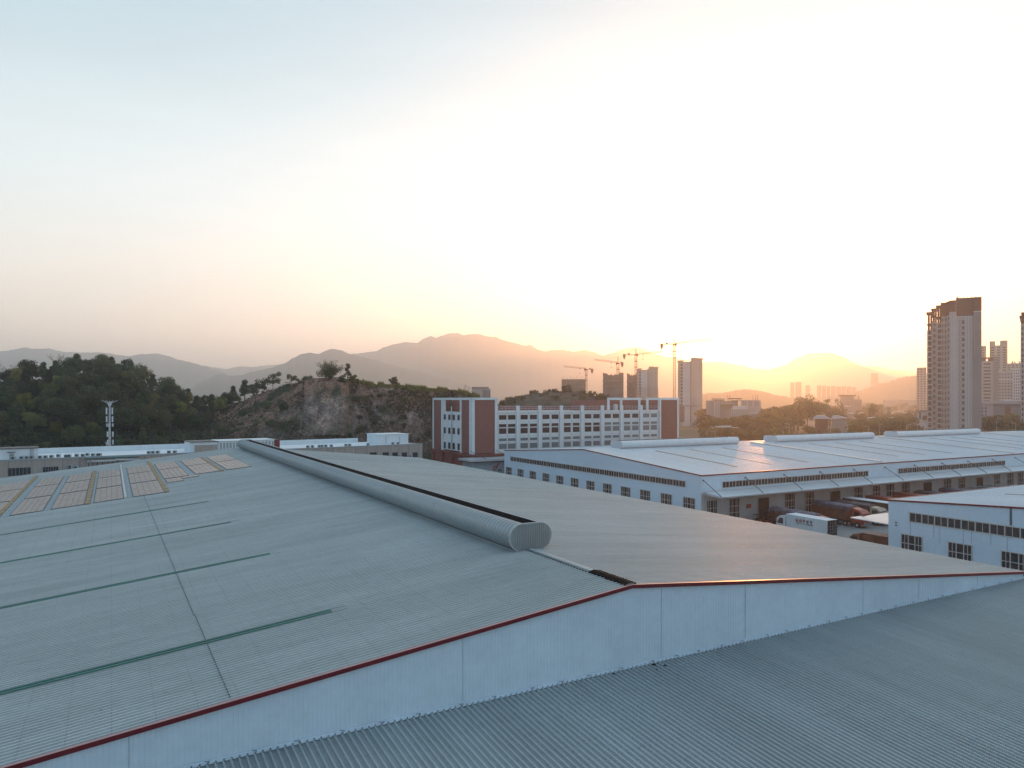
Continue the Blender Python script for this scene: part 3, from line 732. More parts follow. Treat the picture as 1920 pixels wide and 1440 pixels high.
# lettering on the side of the white truck: five block characters built from strokes, small line below
def strokes(mb, y, z, h, segs, w=.05):
    for (u0, v0, u1, v1) in segs:
        a0, a1 = sorted((y - u0 * h, y - u1 * h)); b0, b1 = sorted((z + v0 * h, z + v1 * h))
        mb.box(104.84, 104.865, a0 - w / 2, a1 + w / 2, b0 - w / 2, b1 + w / 2)
chars = [
    [(0,.85,.0,.0),(-.12,.6,.0,.6),(.25,.9,.85,.9),(.25,.6,.85,.6),(.25,.6,.25,.9),(.85,.6,.85,.9),(.15,.42,.95,.42),(.55,.42,.55,.0),(.25,.2,.85,.2),(.15,.0,.95,.0)],
    [(0,.9,0,0),(.2,.7,.2,.1),(.35,.95,.95,.95),(.35,.7,.95,.7),(.65,.95,.65,.5),(.35,.5,.95,.5),(.35,.3,.35,0),(.95,.3,.95,0),(.35,.3,.95,.3),(.35,0,.95,0)],
    [(0,.9,.45,.9),(.22,.98,.22,.0),(0,.62,.45,.62),(0,.35,.45,.35),(.6,.9,.6,.3),(.6,.62,.98,.62),(.85,.62,.85,0),(.6,.9,.95,.9)],
    [(.5,1,.5,.85),(.05,.85,.95,.85),(.05,.85,.05,.68),(.95,.85,.95,.68),(.2,.62,.8,.62),(.5,.62,.5,.0),(.1,.4,.9,.4),(.2,.2,.4,.0),(.8,.2,.6,.0)],
    [(.5,.98,.1,.98),(.5,.98,.9,.98),(.2,.78,.8,.78),(.2,.78,.2,.35),(.8,.78,.8,.35),(.2,.57,.8,.57),(.2,.35,.8,.35),(.1,.0,.9,.0),(.5,.35,.5,.0)]]
for i, c_ in enumerate(chars):
    q = MB(); strokes(q, 86.2 - i * .72, 2.75, .5, c_, .055); o = q.build('lettering', MT['ink_red'] if i != 3 else MT['ink_dk'], wt)
q = MB()
for k in range(18):
    if k in (5, 9): continue
    q.box(104.84, 104.865, 86.0 - k * .19, 86.0 - k * .19 + .12, 2.42, 2.42 + (.16 if k % 3 else .10))
q.build('small_lettering', MT['ink_dk'], wt)

def forklift(label, x, y, c=None):
    t = thing('forklift', label, 'forklift', (x, y, 0), 'forklifts by the dock wall')
    q = MB(); q.prism([(y - .6, .35), (y - .6, 1.15), (y - .1, 1.25), (y + .9, 1.15), (y + 1.05, .8), (y + 1.0, .35)], 'x', x - .5, x + .5); q.build('body', c or MT['cab_red'], t)
    q = MB()
    for a in (-.45, .45):
        for b_ in (-.45, .75): q.tube([(x + a, y + b_, 1.1), (x + a, y + b_ * .8, 2.15)], .035, 5)
    q.box(x - .5, x + .5, y - .5, y + .7, 2.13, 2.2); q.build('overhead_guard', MT['steel'], t)
    for a in (-.3, .3):
        q = MB(); q.box(x + a - .05, x + a + .05, y - .8, y - .68, .1, 3.3); q.build('mast_rail', MT['steel'], t)
        q = MB(); q.box(x + a - .06, x + a + .06, y - 1.8, y - .8, .12, .18); q.build('fork', MT['steel'], t)
    q = MB(); q.box(x - .3, x + .3, y - .1, y + .4, 1.2, 1.5); q.build('seat', MT['tyre'], t)
    for a in (-.5, .32):
        for b_ in (-.45, .7):
            q = MB(); q.tube([(x + a, y + b_, .3), (x + a + .18, y + b_, .3)], .3, 10); q.build('wheel', MT['tyre'], t)
forklift('red forklift with raised dark mast, left one by the dark warehouse door', 107.6, 97.2)
forklift('red forklift closest to the dark warehouse door', 109.2 - .3, 95.6)
q = MB(); q.box(107.2, 108.3, 99.45, 99.6, 3.1, 3.9); o = q.build('wall_sign', MT['cab_red'])
tag(o, 'small orange sign on the dock wall above the forklifts', 'sign')
q = MB(); q.box(106.0, 107.0, 93.4, 94.4, .02, 1.2); q.box(106.1, 106.9, 93.35, 93.4, .3, 1.0); o = q.build('crate', MT['white_clean']); tag(o, 'white square container standing before the forklifts', 'crate')
for i in range(4):
    x = 99.8 + i * .75
    q = MB(); q.tube([(x, 97.5, 0), (x, 97.5, 2.0)], .04, 5); q.box(x - .25, x + .25, 97.4, 97.6, .02, .1); o = q.build('rack_post', MT['steel'])
    tag(o, 'thin dark post standing under the canopy left of the forklifts', 'post', 'thin posts under the canopy')
# scaffold-like piles of frames under the canopy on the right
for i, x in enumerate((176.5, 180.5, 184.5, 190, 207)):
    o = thing('frame_stack', ('dark stack of steel frames, leftmost one behind the shed roof', 'greenish stack of steel frames second from the left behind the shed roof', 'middle stack of steel frames behind the shed roof', 'stack of steel frames just right of the dark loading door', 'reddish stack of goods at the far right end of the dock')[i], 'frame stack', (x, 96, 0), 'stacks of frames on the dock')
    q = MB()
    for k in range(5): q.bar((x, 94, 1 + k * .55), (x + 3.2, 94, 1 + k * .55 + .1), .09); q.bar((x, 97, 1 + k * .55), (x + 3.2, 97, 1 + k * .55), .09)
    for k in range(7):
        q.bar((x + k * .53, 94, 0), (x + k * .53, 94, 3.3 + .2 * (k % 2)), .07); q.bar((x + k * .53, 97, 0), (x + k * .53, 97, 3.4), .07); q.bar((x + k * .53, 94, 1 + (k % 5) * .55), (x + k * .53, 97, 1 + (k % 5) * .55), .07)
    q.build('frame', MT['galv'] if i % 2 else MT['frame_grey'], o)
    q = MB(); q.box(x + .1, x + 3.1, 94.2, 96.8, .1, 2.2 if i != 4 else 3.0); q.build('load', MT['cargo_dark'] if i != 4 else MT['cargo_red'], o)

# ================================================================ RED AND WHITE FACTORY BUILDING
fb = thing('factory_building', 'white and brick red four storey factory building behind the white warehouse', 'building', (92, 189, 0))
FX, FY = 92.0, 189.0
def P(nm, m_, *a, par=fb):
    q = MB(); q.box(*a); return q.build(nm, m_, par)
# left tower: side face is x = 92 (y 189 .. 218.5)
P('wall', MT['brick'], 92.1, 92.6, 211.4, 218.4, 8.3, 24.0)
P('wall', MT['brick'], 92.1, 92.6, 189.3, 196.6, 8.3, 24.0)
P('wall', MT['brick'], 92.1, 99.4, 189.1, 189.6, 8.3, 24.0)
P('wall', MT['white'], 92.1, 92.6, 196.7, 211.3, 8.5, 20.4)['label'] = 'white window bay between the brick panels of the left side'
P('wall', MT['brick'], 98.0, 98.4, 190, 218, 20.0, 24.0)['label'] = 'brick wall set back behind the roof terrace'
P('wall', MT['brick'], 99.2, 99.6, 189.7, 218.3, 8.3, 23.9)
P('wall', MT['brick'], 92.7, 99.1, 218.0, 218.4, 8.3, 24.0)
P('terrace_floor', MT['white'], 92.7, 97.9, 190, 217.9, 19.4, 19.6)
P('stair_door', MT['white_clean'], 97.8, 97.95, 197.8, 199.8, 19.6, 22.4)
for y0, y1 in ((217.9, 218.6), (209.8, 211.5), (196.5, 197.5), (189.0, 191.0)):
    P('pilaster', MT['white'], 91.85, 92.7, y0, y1, 8.2 if y0 > 190 else 7.9, 24.1)
P('pilaster', MT['white'], 99.3, 100.2, 188.85, 189.7, 7.9, 24.1)
P('cornice', MT['white'], 91.85, 92.7, 189.0, 218.6, 24.0, 24.7); P('cornice', MT['white'], 92.7, 100.2, 188.85, 189.7, 24.0, 24.7)
P('cornice', MT['white'], 92.7, 100.2, 217.9, 218.6, 24.0, 24.7); P('cornice', MT['white'], 99.5, 100.2, 189.7, 217.9, 24.0, 24.7)
for y in (204.1,): P('pilaster', MT['white'], 91.95, 92.1, y - .35, y + .15, 8.5, 22.0)
q = MB(); q.tube([(92.0, 203.6, 8.5), (92.0, 203.6, 20.3)], .07, 6); q.build('downpipe', MT['seam'], fb)
for (a, b) in ((8.9, 10.75), (13.6, 15.35), (17.9, 19.4)):
    for y in (209.2, 205.6, 202.3, 198.7):
        f = MB(); f.box(92.02, 92.09, y - .85, y + .85, a - .08, b + .08); fo = f.build('window', MT['frame_grey'], fb)
        f = MB(); f.box(91.995, 92.015, y - .75, y - .04, a, b); f.box(91.995, 92.015, y + .04, y + .75, a, b); f.build('pane', MT['glass'], fo, off=tuple(fb.location))
# red base storey with columns
P('ledge', MT['brick_dk'], 91.7, 171.2, 188.7, 189.0, 7.5, 8.15); P('ledge', MT['brick_dk'], 91.6, 92.05, 189.02, 219.0, 7.5, 8.15)
P('base_wall', MT['brick_dk'], 92.4, 170.6, 189.5, 218.3, 0, 7.49)
for y in (218.6, 211, 203.7, 196.6, 189.6): P('base_column', MT['brick_dk'], 91.8, 92.38, y - .55, y + .35, 0, 7.48)
# main wing
P('wall', MT['white'], 100.25, 162.2, 189.4, 218.0, 7.9, 20.35)
px_ = [100.0, 107.24, 114.98, 122.82, 130.78, 138.58, 146.32, 154.43, 162.3]
for i, x in enumerate(px_):
    if i in (0, 8): continue
    P('pilaster', MT['white'], x - .55, x + .55, 188.95, 189.38, 7.9, 22.3)
    q = MB(); q.box(x + .60, x + .66, 189.2, 189.38, 8, 20.3); q.build('downpipe', MT['seam'], fb)
rowsz = [(8.3 + 1.07, 10.95, 'm'), (11.7, 12.55, 's'), (13.95, 15.55, 'm'), (15.95, 16.8, 's'), (18.15, 19.5, 't')]
for i in range(8):
    x0, x1 = px_[i], px_[i + 1]
    cxs = (x0 + (x1 - x0) * .30, x0 + (x1 - x0) * .72)
    for ci, cx_ in enumerate(cxs):
        for ri, (a, b, kd) in enumerate(rowsz):
            openw = (i < 5 and ri >= 2) or (i == 5 and ri == 4) or (i == 6 and ri == 4)
            w_ = 1.25
            f = MB(); yv = 189.38
            if openw:
                f.box(cx_ - w_, cx_ + w_, yv - .02, yv, a, b); fo = f.build('window', MT['brick_open'] if 'brick_open' in MT else MT.setdefault('brick_open', mat('open_interior', (0.045, 0.02, 0.02), 0.9, var=.4, scale=.5)), fb)
                f = MB(); f.box(cx_ - w_ - .06, cx_ + w_ + .06, yv - .05, yv - .02, a - .08, a); f.build('sill', MT['groove'], fo, off=tuple(fb.location))
            else:
                n = 4 if kd == 's' else 3
                f.box(cx_ - w_, cx_ + w_, yv - .06, yv - .03, b - .09, b); f.box(cx_ - w_, cx_ + w_, yv - .06, yv - .03, a, a + .09)
                for k in range(n + 1):
                    xx = cx_ - w_ + 2 * w_ * k / n; f.box(xx - .05, xx + .05, yv - .065, yv - .025, a, b)
                if kd == 'm': f.box(cx_ - w_, cx_ + w_, yv - .06, yv - .03, b - .5, b - .42)
                fo = f.build('window', MT['frame_grey'], fb)
                f = MB(); f.box(cx_ - w_, cx_ + w_, yv - .02, yv, a, b); f.build('pane', mat('pale_glass', (0.17, 0.18, 0.18), 0.25) if 'pg' not in MT else MT['pg'], fo, off=tuple(fb.location)); MT['pg'] = bpy.data.materials['pale_glass']
    # thin grooves of the panel facade
    for gx in (x0 + (x1 - x0) * .08, x0 + (x1 - x0) * .51, x0 + (x1 - x0) * .93):
        q = MB(); q.box(gx - .04, gx + .04, 189.385, 189.398, 8, 20.3); q.build('facade_joint', MT['groove'], fb)
for z in (11.3, 13.1, 15.75, 17.4, 19.9):
    q = MB(); q.box(100.3, 162.1, 189.388, 189.399, z - .035, z + .035); q.build('facade_joint', MT['groove'], fb)
q = MB(); q.box(100.2, 162.2, 189.15, 189.6, 20.36, 20.7); q.build('parapet', MT['white'], fb)
q = MB()
q.tube([(100.2, 189.3, 22.0), (162.2, 189.3, 22.0)], .05, 5); q.tube([(100.2, 189.3, 21.4), (162.2, 189.3, 21.4)], .04, 5)
for k in range(47): q.tube([(100.5 + k * 1.33, 189.3, 20.6), (100.5 + k * 1.33, 189.3, 22.0)], .035, 4)
q.build('roof_railing', MT['galv'], fb)
P('wall', MT['brick'], 100.3, 162.2, 217.5, 217.9, 20.36, 21.9)['label'] = 'low brick parapet at the back of the roof'
# right tower and roof house
P('wall', MT['brick'], 162.9, 170.1, 189.05, 218, 7.9, 24.0)
for x in (162.3, 170.1): P('pilaster', MT['white'], x, x + .6, 188.9, 189.9, 7.9, 24.1)
P('cornice', MT['white'], 157.0, 170.9, 188.85, 189.9, 24.0, 24.75)
P('cornice', MT['white'], 141.0, 154.5, 188.95, 189.9, 24.0, 24.75)
P('roof_house_wall', MT['brick'], 141.5, 151.5, 199.0, 212, 20.4, 24.0)
P('roof_house_wall', MT['brick'], 157.6, 162.0, 199.0, 212, 20.4, 24.0)
P('roof_house_wall', MT['brick'], 151.6, 157.5, 213, 213.4, 20.4, 21.9)
P('roof_tank', MT['vent_trim'], 149.2, 150.4, 196.5, 197.6, 20.4, 22.6)
for x in (141.1, 146.2, 153.8, 157.2): P('roof_frame_post', MT['white'], x - .3, x + .3, 189.0, 189.6, 20.7, 24.0)
# gate building with logo
lb = thing('gate_building', 'grey annex with a flat canopy and crimson swirl logo, between brick building and white shed', 'building', (95, 182, 0))
q = MB(); q.box(88.5, 104, 182, 188.3, 0, 6.6); q.build('wall', mat('grey_annex', (0.36, 0.39, 0.40), 0.6, var=.06, scale=.5), lb)
q = MB(); q.box(87.2, 104.3, 180.6, 188.5, 6.75, 7.3); q.build('canopy', MT['vent_trim'], lb)
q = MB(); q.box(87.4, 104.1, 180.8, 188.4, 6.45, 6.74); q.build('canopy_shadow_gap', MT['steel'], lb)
for x in (91.2, 99.6):
    q = MB(); q.tube([(x, 189.0, 9.2), (x + 1.6, 182, 7.3)], .07, 5); q.build('tie_rod', MT['steel'], lb)
def arc(cx_, cz, r, a0, a1, w0, w1, n=14):
    q = MB(); pts = []
    for k in range(n + 1):
        t = k / n; a = radians(a0 + (a1 - a0) * t); w = w0 + (w1 - w0) * t
        pts.append((cx_ + (r + w) * cos(a), cz + (r + w) * sin(a)))
    for k in range(n, -1, -1):
        t = k / n; a = radians(a0 + (a1 - a0) * t); w = w0 + (w1 - w0) * t
        pts.append((cx_ + (r - w) * cos(a), cz + (r - w) * sin(a)))
    q.prism(pts, 'y', 181.9, 181.98); return q
lg = arc(95.6, 4.55, .50, 30, 330, .16, .13)
lg.prism([(95.85, 4.5), (96.1, 4.4), (97.3, 6.15), (96.95, 5.8), (96.3, 5.2)], 'y', 181.9, 181.98)
lg.prism([(96.1, 5.3), (96.35, 5.2), (96.9, 6.0), (96.5, 5.75)], 'y', 181.9, 181.98)
lg.build('logo', MT['ink_purple'], lb)
q = MB()
for k in range(2):
    for s in ((0,.5,.5,.5),(0,.25,.5,.25),(.1,0,.1,.5),(.4,0,.4,.5),(0,0,.5,0)):
        x0 = 96.55 + k * .7
        q.box(x0 + s[0]*.9, x0 + s[2]*.9 + .1, 181.9, 181.98, 3.65 + s[1], 3.65 + s[3] + .1)
q.build('lettering', MT['ink_dk'], lb)

# ================================================================ BEIGE WORKSHOP ROW (behind the foreground roof)
BA = radians(6.26)
def bl(u, v, z):   # local (along, back, up) to world
    return (-19.4 + u * cos(BA) - v * sin(BA), 176.4 + u * sin(BA) + v * cos(BA), z)
class BB(MB):
    def box(s, x0, x1, y0, y1, z0, z1, m=0):
        n = len(s.v); MB.box(s, x0, x1, y0, y1, z0, z1, m)
        s.v[n:] = [bl(*p) for p in s.v[n:]]
def bd(pxv): # column in picture -> distance along the facade
    a = (pxv - 960) / F; rx = FW[0] + RT[0] * a; ry = FW[1] + RT[1] * a
    # (-19.4+u c, 176.4+u s) = t (rx,ry)
    c_, s_ = cos(BA), sin(BA)
    return (-19.4 * ry - 176.4 * rx) / (s_ * rx - c_ * ry)
def bz(pxv, py): u = bd(pxv); p = bl(u, 0, 0); d = p[0]*FW[0] + p[1]*FW[1]; return HC - (py - 750) / F * d
br = thing('workshop_row', 'long low beige tiled workshop with white flat roof, behind the foreground roof', 'building', bl(40, 0, 0))
U1 = bd(792)
q = BB(); q.box(-40, U1, 0, 17, 0, 11.8); q.build('wall', MT['beige'], br)
q = BB(); q.box(-40, U1 - 3, .4, 16.6, 11.803, 11.9); q.build('roof', MT['white_clean'], br)
q = BB(); q.box(-40, U1 - 12, 16.4, 17.0, 11.8, 13.1); q.build('back_parapet', MT['white_clean'], br)
q = BB(); q.box(-40, U1 + .1, -.12, .15, 11.7, 11.98); q.build('coping', MT['groove'], br)
u = -39
while u < U1:
    q = BB(); q.box(u, u + .06, -.03, -.004, 6, 11.65); q.build('facade_joint', MT['seam'], br); u += 3.1
for a, b, t, bt in ((15, 57.5, 878, 892), (80.5, 109.5, 876, 885.5)):
    q = BB(); q.box(bd(a), bd(b), -.05, -.004, bz(a, bt + .5), bz(a, t)); wo = q.build('window', MT['glass'], br)
    q = BB()
    for k in range(7): uu = bd(a) + (bd(b) - bd(a)) * k / 6; q.box(uu - .04, uu + .04, -.09, -.055, bz(a, bt), bz(a, t))
    q.build('mullion', MT['frame_grey'], wo, off=tuple(br.location))
for a, b in ((693, 706), (717, 729), (735.5, 745.5), (753, 763), (773.5, 783)):
    q = BB(); q.box(bd(a), bd(b), -.05, -.004, bz(a, 857.5), bz(a, 848.5)); q.build('window', MT['glass'], br)
# awning ledge with a row of pale signboards
q = BB(); q.box(bd(158), bd(262), -1.0, -.02, bz(210, 857.6), bz(210, 856.6)); q.build('awning', mat('green_ledge', (0.12, 0.22, 0.20), .6), br)
for i, pc in enumerate((165.5, 173.5, 182, 191, 201, 210.5, 219.5, 229, 238.5, 247.5, 257)):
    q = BB(); wd_ = .28 if i < 2 else .48
    z1 = bz(pc, 859.2 if i > 5 else 862.5 - (i * .35)); q.box(bd(pc) - wd_, bd(pc) + wd_, -.9, -.8, z1 - .42, z1)
    o = q.build('hanging_sign', MT['vent_trim'] if i else MT['tray_white'], br)
    q = BB(); q.box(bd(pc) - .05, bd(pc) + .05, -.85, -.75, z1 - 1.3, z1 - .43); q.build('post', MT['steel'], br)
# rooftop houses
def rt_box(a, b, v0, v1, zb_, zt_, label, roofm, m_=None, name='rooftop_house'):
    o = thing(name, label, 'rooftop building', bl(bd(a), v0, zb_))
    q = BB(); q.box(bd(a), bd(b), v0, v1, zb_, zt_); q.build('wall', m_ or MT['white_clean'], o)
    q = BB(); q.box(bd(a) - .15, bd(b) + .15, v0 - .2, v1 + .2, zt_ + .002, zt_ + .14); q.build('roof', roofm, o)
    return o
h1 = rt_box(0.5, 72, 1.2, 7, 11.9, bz(36, 842.5) + .05, 'white stair house with dark flat roof and ladder, at the left edge', MT['steel'])
q = BB(); q.box(bd(18), bd(26), 1.14, 1.19, 11.95, 13.0); q.build('door', MT['groove'], h1)
q = BB(); q.box(bd(13), bd(29), .7, 1.19, 13.35, 13.45); q.build('door_canopy', MT['steel'], h1)
q = BB()
for k in (57.8, 62.5): q.box(bd(k) - .03, bd(k) + .03, 1.08, 1.13, 11.95, 14.1)
for k in range(8): q.box(bd(57.8), bd(62.5), 1.08, 1.12, 12.1 + k * .26, 12.14 + k * .26)
q.build('ladder', MT['frame_grey'], h1)
h2 = rt_box(359.5, 410, .8, 8, 11.9, bz(385, 829.2), 'white open fronted shelter with a dark flat roof, behind the end of the long ventilator', MT['steel'])
q = BB(); q.box(bd(366), bd(409), .72, .79, 11.95, bz(385, 834.5)); q.build('opening', MT['beige'], h2)
h3 = rt_box(411, 516, .8, 8, 11.9, bz(462, 826.6), 'long white cabin with a row of grey panels, behind the end of the long ventilator', MT['white_clean'])
for k in range(17):
    a = bd(414 + k * 6.1); q = BB(); q.box(a, a + .42, .74, .79, 12.0, bz(462, 829.5)); q.build('wall_panel', MT['groove'], h3)
q = BB(); q.box(bd(517), bd(527), 1, 6, 11.9, bz(520, 824.5)); o = q.build('rooftop_container', mat('dark_red_box', (0.19, 0.012, 0.012), .6)); o.location = (0, 0, 0)
tag(o, 'dark red box standing at the right end of the long white cabin', 'container')
h4 = rt_box(720, 776.5, 3.5, 11, 11.9, bz(748, 818) + .35, 'large pale blue white box room on the roof end, left of the brick building', MT['white_clean'])
for k in (733.5, 760): q = BB(); q.box(bd(k), bd(k) + .12, 3.42, 3.49, 12, bz(748, 819)); q.build('joint', MT['groove'], h4)
# air conditioning units
acp = None
def ac(pxv, v, z, n):
    global acp
    labs = 'grey air conditioner of the beige workshop'
    w = bl(bd(pxv), v, z)
    if acp is None:
        t = thing('ac_unit', labs, 'air conditioner', w, 'air conditioning units on the beige workshop')
        q = MB(); q.box(w[0]-.42, w[0]+.42, w[1]-.18, w[1]+.18, w[2], w[2]+.62); q.build('casing', MT['ac'], t)
        q = MB(); q.tube([(w[0]-.12, w[1]-.19, w[2]+.31), (w[0]-.12, w[1]-.21, w[2]+.31)], .24, 12); q.build('fan', MT['steel'], t)
        acp = t
    else:
        t = copy_tree(acp); t.location = w
    t.rotation_euler = (0, 0, BA)
    t['label'] = labs + n
seq = [(51, .5, 11.92), (41, .5, 11.92), (25, .5, 11.92), (60, .5, 11.92), (76, .5, 11.92), (86, .5, 11.92), (97, .5, 11.92), (111, 2.5, 11.92), (124.5, .6, 11.92), (130, .6, 11.92), (145, 1.2, 11.92), (156, .6, 11.92), (167, 3, 11.92), (176, 1.5, 11.92), (185, 1.0, 11.92), (188, 1, 11.92),
       (282, 2, 11.92), (290, 2, 11.92), (299, 2, 11.92), (318, .7, 11.92), (329, .7, 11.92), (580, 1, 11.92), (588.5, 1, 11.92), (602, 1.2, 11.92), (607, 1.2, 11.92), (615, 1.5, 11.92), (624, 1, 11.92), (653, 1.5, 11.92), (660, 1.5, 11.92), (693, 1, 11.92), (740.5, 1.2, 11.92), (750, 1.2, 11.92)]
for i, (a, v, z) in enumerate(seq): ac(a, v, z, ', on its roof edge left of the cell mast' if a < 200 else (', on its roof right of the cell mast' if a < 400 else ', on its roof towards the brick building'))
for i, (a, py) in enumerate(((131.5, 875.5), (131.5, 880), (142.5, 877))):
    ac(a, -.35, bz(a, py + 1.5) , (', top one of the pair on its wall', ', bottom one of the pair on its wall', ', single one on its wall right of the pair')[i])
for i, (a, py) in enumerate(((714, 858), (731.5, 857), (748.5, 857), (769, 857))): ac(a, -.35, bz(a, py), ', on its wall between the small dark windows')
# cell mast
cx_, cy_, _ = at(205.5, 186)
mast = thing('cell_mast', 'white cell mast with curved top arms and antenna panels, before the wooded hill', 'mast', (cx_, cy_, 0))
zt_ = HC - (752 - 750) / F * 186
q = MB(); q.tube([(cx_, cy_, 0), (cx_, cy_, 12), (cx_, cy_, zt_)], [.42, .30, .16], 10); q.build('pole', MT['galv'], mast)
q = MB(); q.tube([(cx_, cy_, zt_), (cx_, cy_, zt_ + 2.3)], [.07, .03], 6); q.build('spike', MT['steel'], mast)
for k in range(4):
    a = -TH + k * pi / 2 * 1.0 + (0.0)
    dx, dy = cos(a), sin(a)
    q = MB(); L_ = 1.0 if k % 2 == 0 else .8
    q.tube([(cx_ + dx * .15, cy_ + dy * .15, zt_ - 1.3), (cx_ + dx * .5 * L_, cy_ + dy * .5 * L_, zt_ - .55), (cx_ + dx * 1.2 * L_, cy_ + dy * 1.2 * L_, zt_ - .15), (cx_ + dx * 2.2 * L_, cy_ + dy * 2.2 * L_, zt_ + .18)], [.10, .08, .07, .03], 6)
    q.build('top_arm', MT['white_clean'], mast)
for z, h in ((zt_ - 3.4, 1.7), (zt_ - 5.4, 1.5), (zt_ - 6.6, .8), (zt_ - 9.2, 1.3), (zt_ - 11.2, 1.2), (zt_ - 13.4, .9)):
    q = MB()
    for k in range(3):
        a = -TH + k * 2 * pi / 3 + .5 + z; q.tube([(cx_, cy_, z + h/2), (cx_ + .7*cos(a), cy_ + .7*sin(a), z + h/2)], .05, 5)
    q.build('bracket_ring', MT['steel'], mast)
    for k in range(3):
        a = -TH + k * 2 * pi / 3 + .5 + z; ax, ay = cx_ + .75*cos(a), cy_ + .75*sin(a)
        q = MB(); q.box(ax - .17, ax + .17, ay - .12, ay + .12, z, z + h); q.build('antenna_panel', MT['white_clean'], mast)
lx, ly, _ = at(200.0, 183)
q = MB(); q.tube([(lx, ly, 0), (lx, ly, 13.0)], .1, 6); q.box(lx - .3, lx + .3, ly - .15, ly + .15, 13, 13.25); o = q.build('lamp_post', MT['galv']); tag(o, 'short lamp post just left of the cell mast', 'lamp post')

# ================================================================ MOUNTAINS
def interp(pts, x):
    if x <= pts[0][0]: return pts[0][1]
    for (a, b), (c, d) in zip(pts, pts[1:]):
        if x <= c:
            t = (x - a) / (c - a); t = t * t * (3 - 2 * t) * .5 + t * .5; return b + (d - b) * t
    return pts[-1][1]
mt_m = mat('forested_mountain', (0.022, 0.034, 0.022), 0.95, scale=0.004, col2=(0.045, 0.05, 0.03), detail=8, world=True)
def mountain(name, prof, D, depth, step, rough_, seed, mtl=None, front=None):
    q = MB(); x0, x1 = prof[0][0], prof[-1][0]; n = int((x1 - x0) / step); K = 14
    front = front or depth
    for i in range(n + 1):
        p = x0 + (x1 - x0) * i / n
        zc = HC - (interp(prof, p) - 750) / F * D
        zc += rough_ * (noise.noise((p * .09, seed, 0)) + .5 * noise.noise((p * .25, seed, 3)))
        for k in range(K + 1):
            t = k / K
            if t <= .72:
                s = t / .72; d = D - front * (1 - s); h = s ** 1.15
                wx, wy, _ = at(p, d); q9 = D / 5000
                rid = noise.noise((wx / 900 / q9, wy / 900 / q9, seed)) + .5 * noise.noise((wx / 380 / q9, wy / 380 / q9, seed + 2)) + .28 * noise.noise((wx / 150 / q9, wy / 150 / q9, seed + 4))
                z = zc * h + rid * zc * .30 * s * (1 - s) * 4 * .6
                d += rid * front * .10 * (1 - s)
            else:
                s = (t - .72) / .28; d = D + depth * s; z = zc * (1 - s)
            x, y, _ = at(p, d); q.v.append((x, y, max(z, -2) if t > 0 and t < 1 else -2))
    for i in range(n):
        for k in range(K):
            a = i * (K + 1) + k; q.f.append((a, a + K + 1, a + K + 2, a + 1)); q.m.append(0)
    o = q.build(name, mtl or mt_m, smooth=True); tag(o, kind='structure'); return o
mountain('mountain_range', [(-260, 690), (-150, 672), (-60, 664), (0, 659), (25, 655), (50, 650.5), (62, 653), (90, 653), (120, 659), (150, 660), (190, 661), (240, 667), (270, 663.5), (292, 662), (315, 667), (335, 674), (360, 679), (385, 686), (410, 695), (440, 706), (480, 722), (540, 745)], 5600, 1500, 3, 5, 1.3)
mountain('mountain_range', [(340, 720), (380, 684), (400, 688), (425, 691), (450, 686), (475, 688), (500, 685), (530, 683), (570, 690), (640, 712)], 7600, 900, 3, 5, 7.7)
mountain('mountain_range', [(340, 745), (362, 726), (385, 712), (404, 703), (415, 700.5), (430, 705), (450, 704), (470, 697), (505, 690), (530, 682), (550, 671), (565, 663), (578, 661), (598, 663), (607, 658), (622, 653.5), (640, 656), (655, 663), (690, 671), (730, 683), (775, 694), (830, 708), (880, 722), (950, 745)], 4200, 1300, 3, 4, 2.1)
mountain('mountain_range', [(560, 690), (620, 672), (662, 663), (685, 660), (705, 658), (722, 650), (740, 644), (760, 641), (782, 642), (795, 634), (808, 629), (818, 632.5), (830, 628), (846, 623.5), (860, 624), (866, 627.5), (880, 626), (897, 625), (910, 629), (930, 631), (945, 637), (965, 642), (985, 647), (995, 646), (1010, 655), (1022, 658), (1035, 655), (1060, 655.5), (1076, 659), (1098, 655), (1112, 659), (1130, 666), (1150, 661), (1165, 655), (1182, 651), (1200, 652), (1220, 660), (1245, 668), (1275, 672), (1290, 676), (1320, 679), (1350, 678), (1385, 684), (1420, 692), (1445, 692), (1470, 685), (1495, 670), (1515, 662), (1540, 660), (1560, 661), (1580, 668), (1602, 681), (1630, 690), (1660, 702), (1700, 716), (1760, 735)], 6000, 1500, 3, 4.5, 3.9)
mountain('mountain_range', [(1560, 720), (1600, 692), (1632, 686), (1650, 687.5), (1672, 693), (1700, 696), (1760, 700), (1840, 694), (1920, 702), (2050, 690), (2200, 720)], 7800, 900, 3, 5, 9.1)
mountain('hill_range', [(1500, 748), (1540, 744), (1580, 742), (1610, 733), (1635, 723), (1660, 716), (1680, 710), (1700, 705.5), (1720, 703), (1750, 699), (1800, 700), (1860, 704), (1920, 700), (2000, 712), (2150, 735)], 2500, 500, 2.5, 5, 5.5, front=700)
mountain('hill_range', [(1255, 756), (1290, 742), (1330, 737.5), (1350, 737), (1375, 732), (1405, 729.5), (1425, 733), (1450, 740), (1480, 744), (1510, 750)], 1900, 350, 2.5, 3, 6.5, front=400)

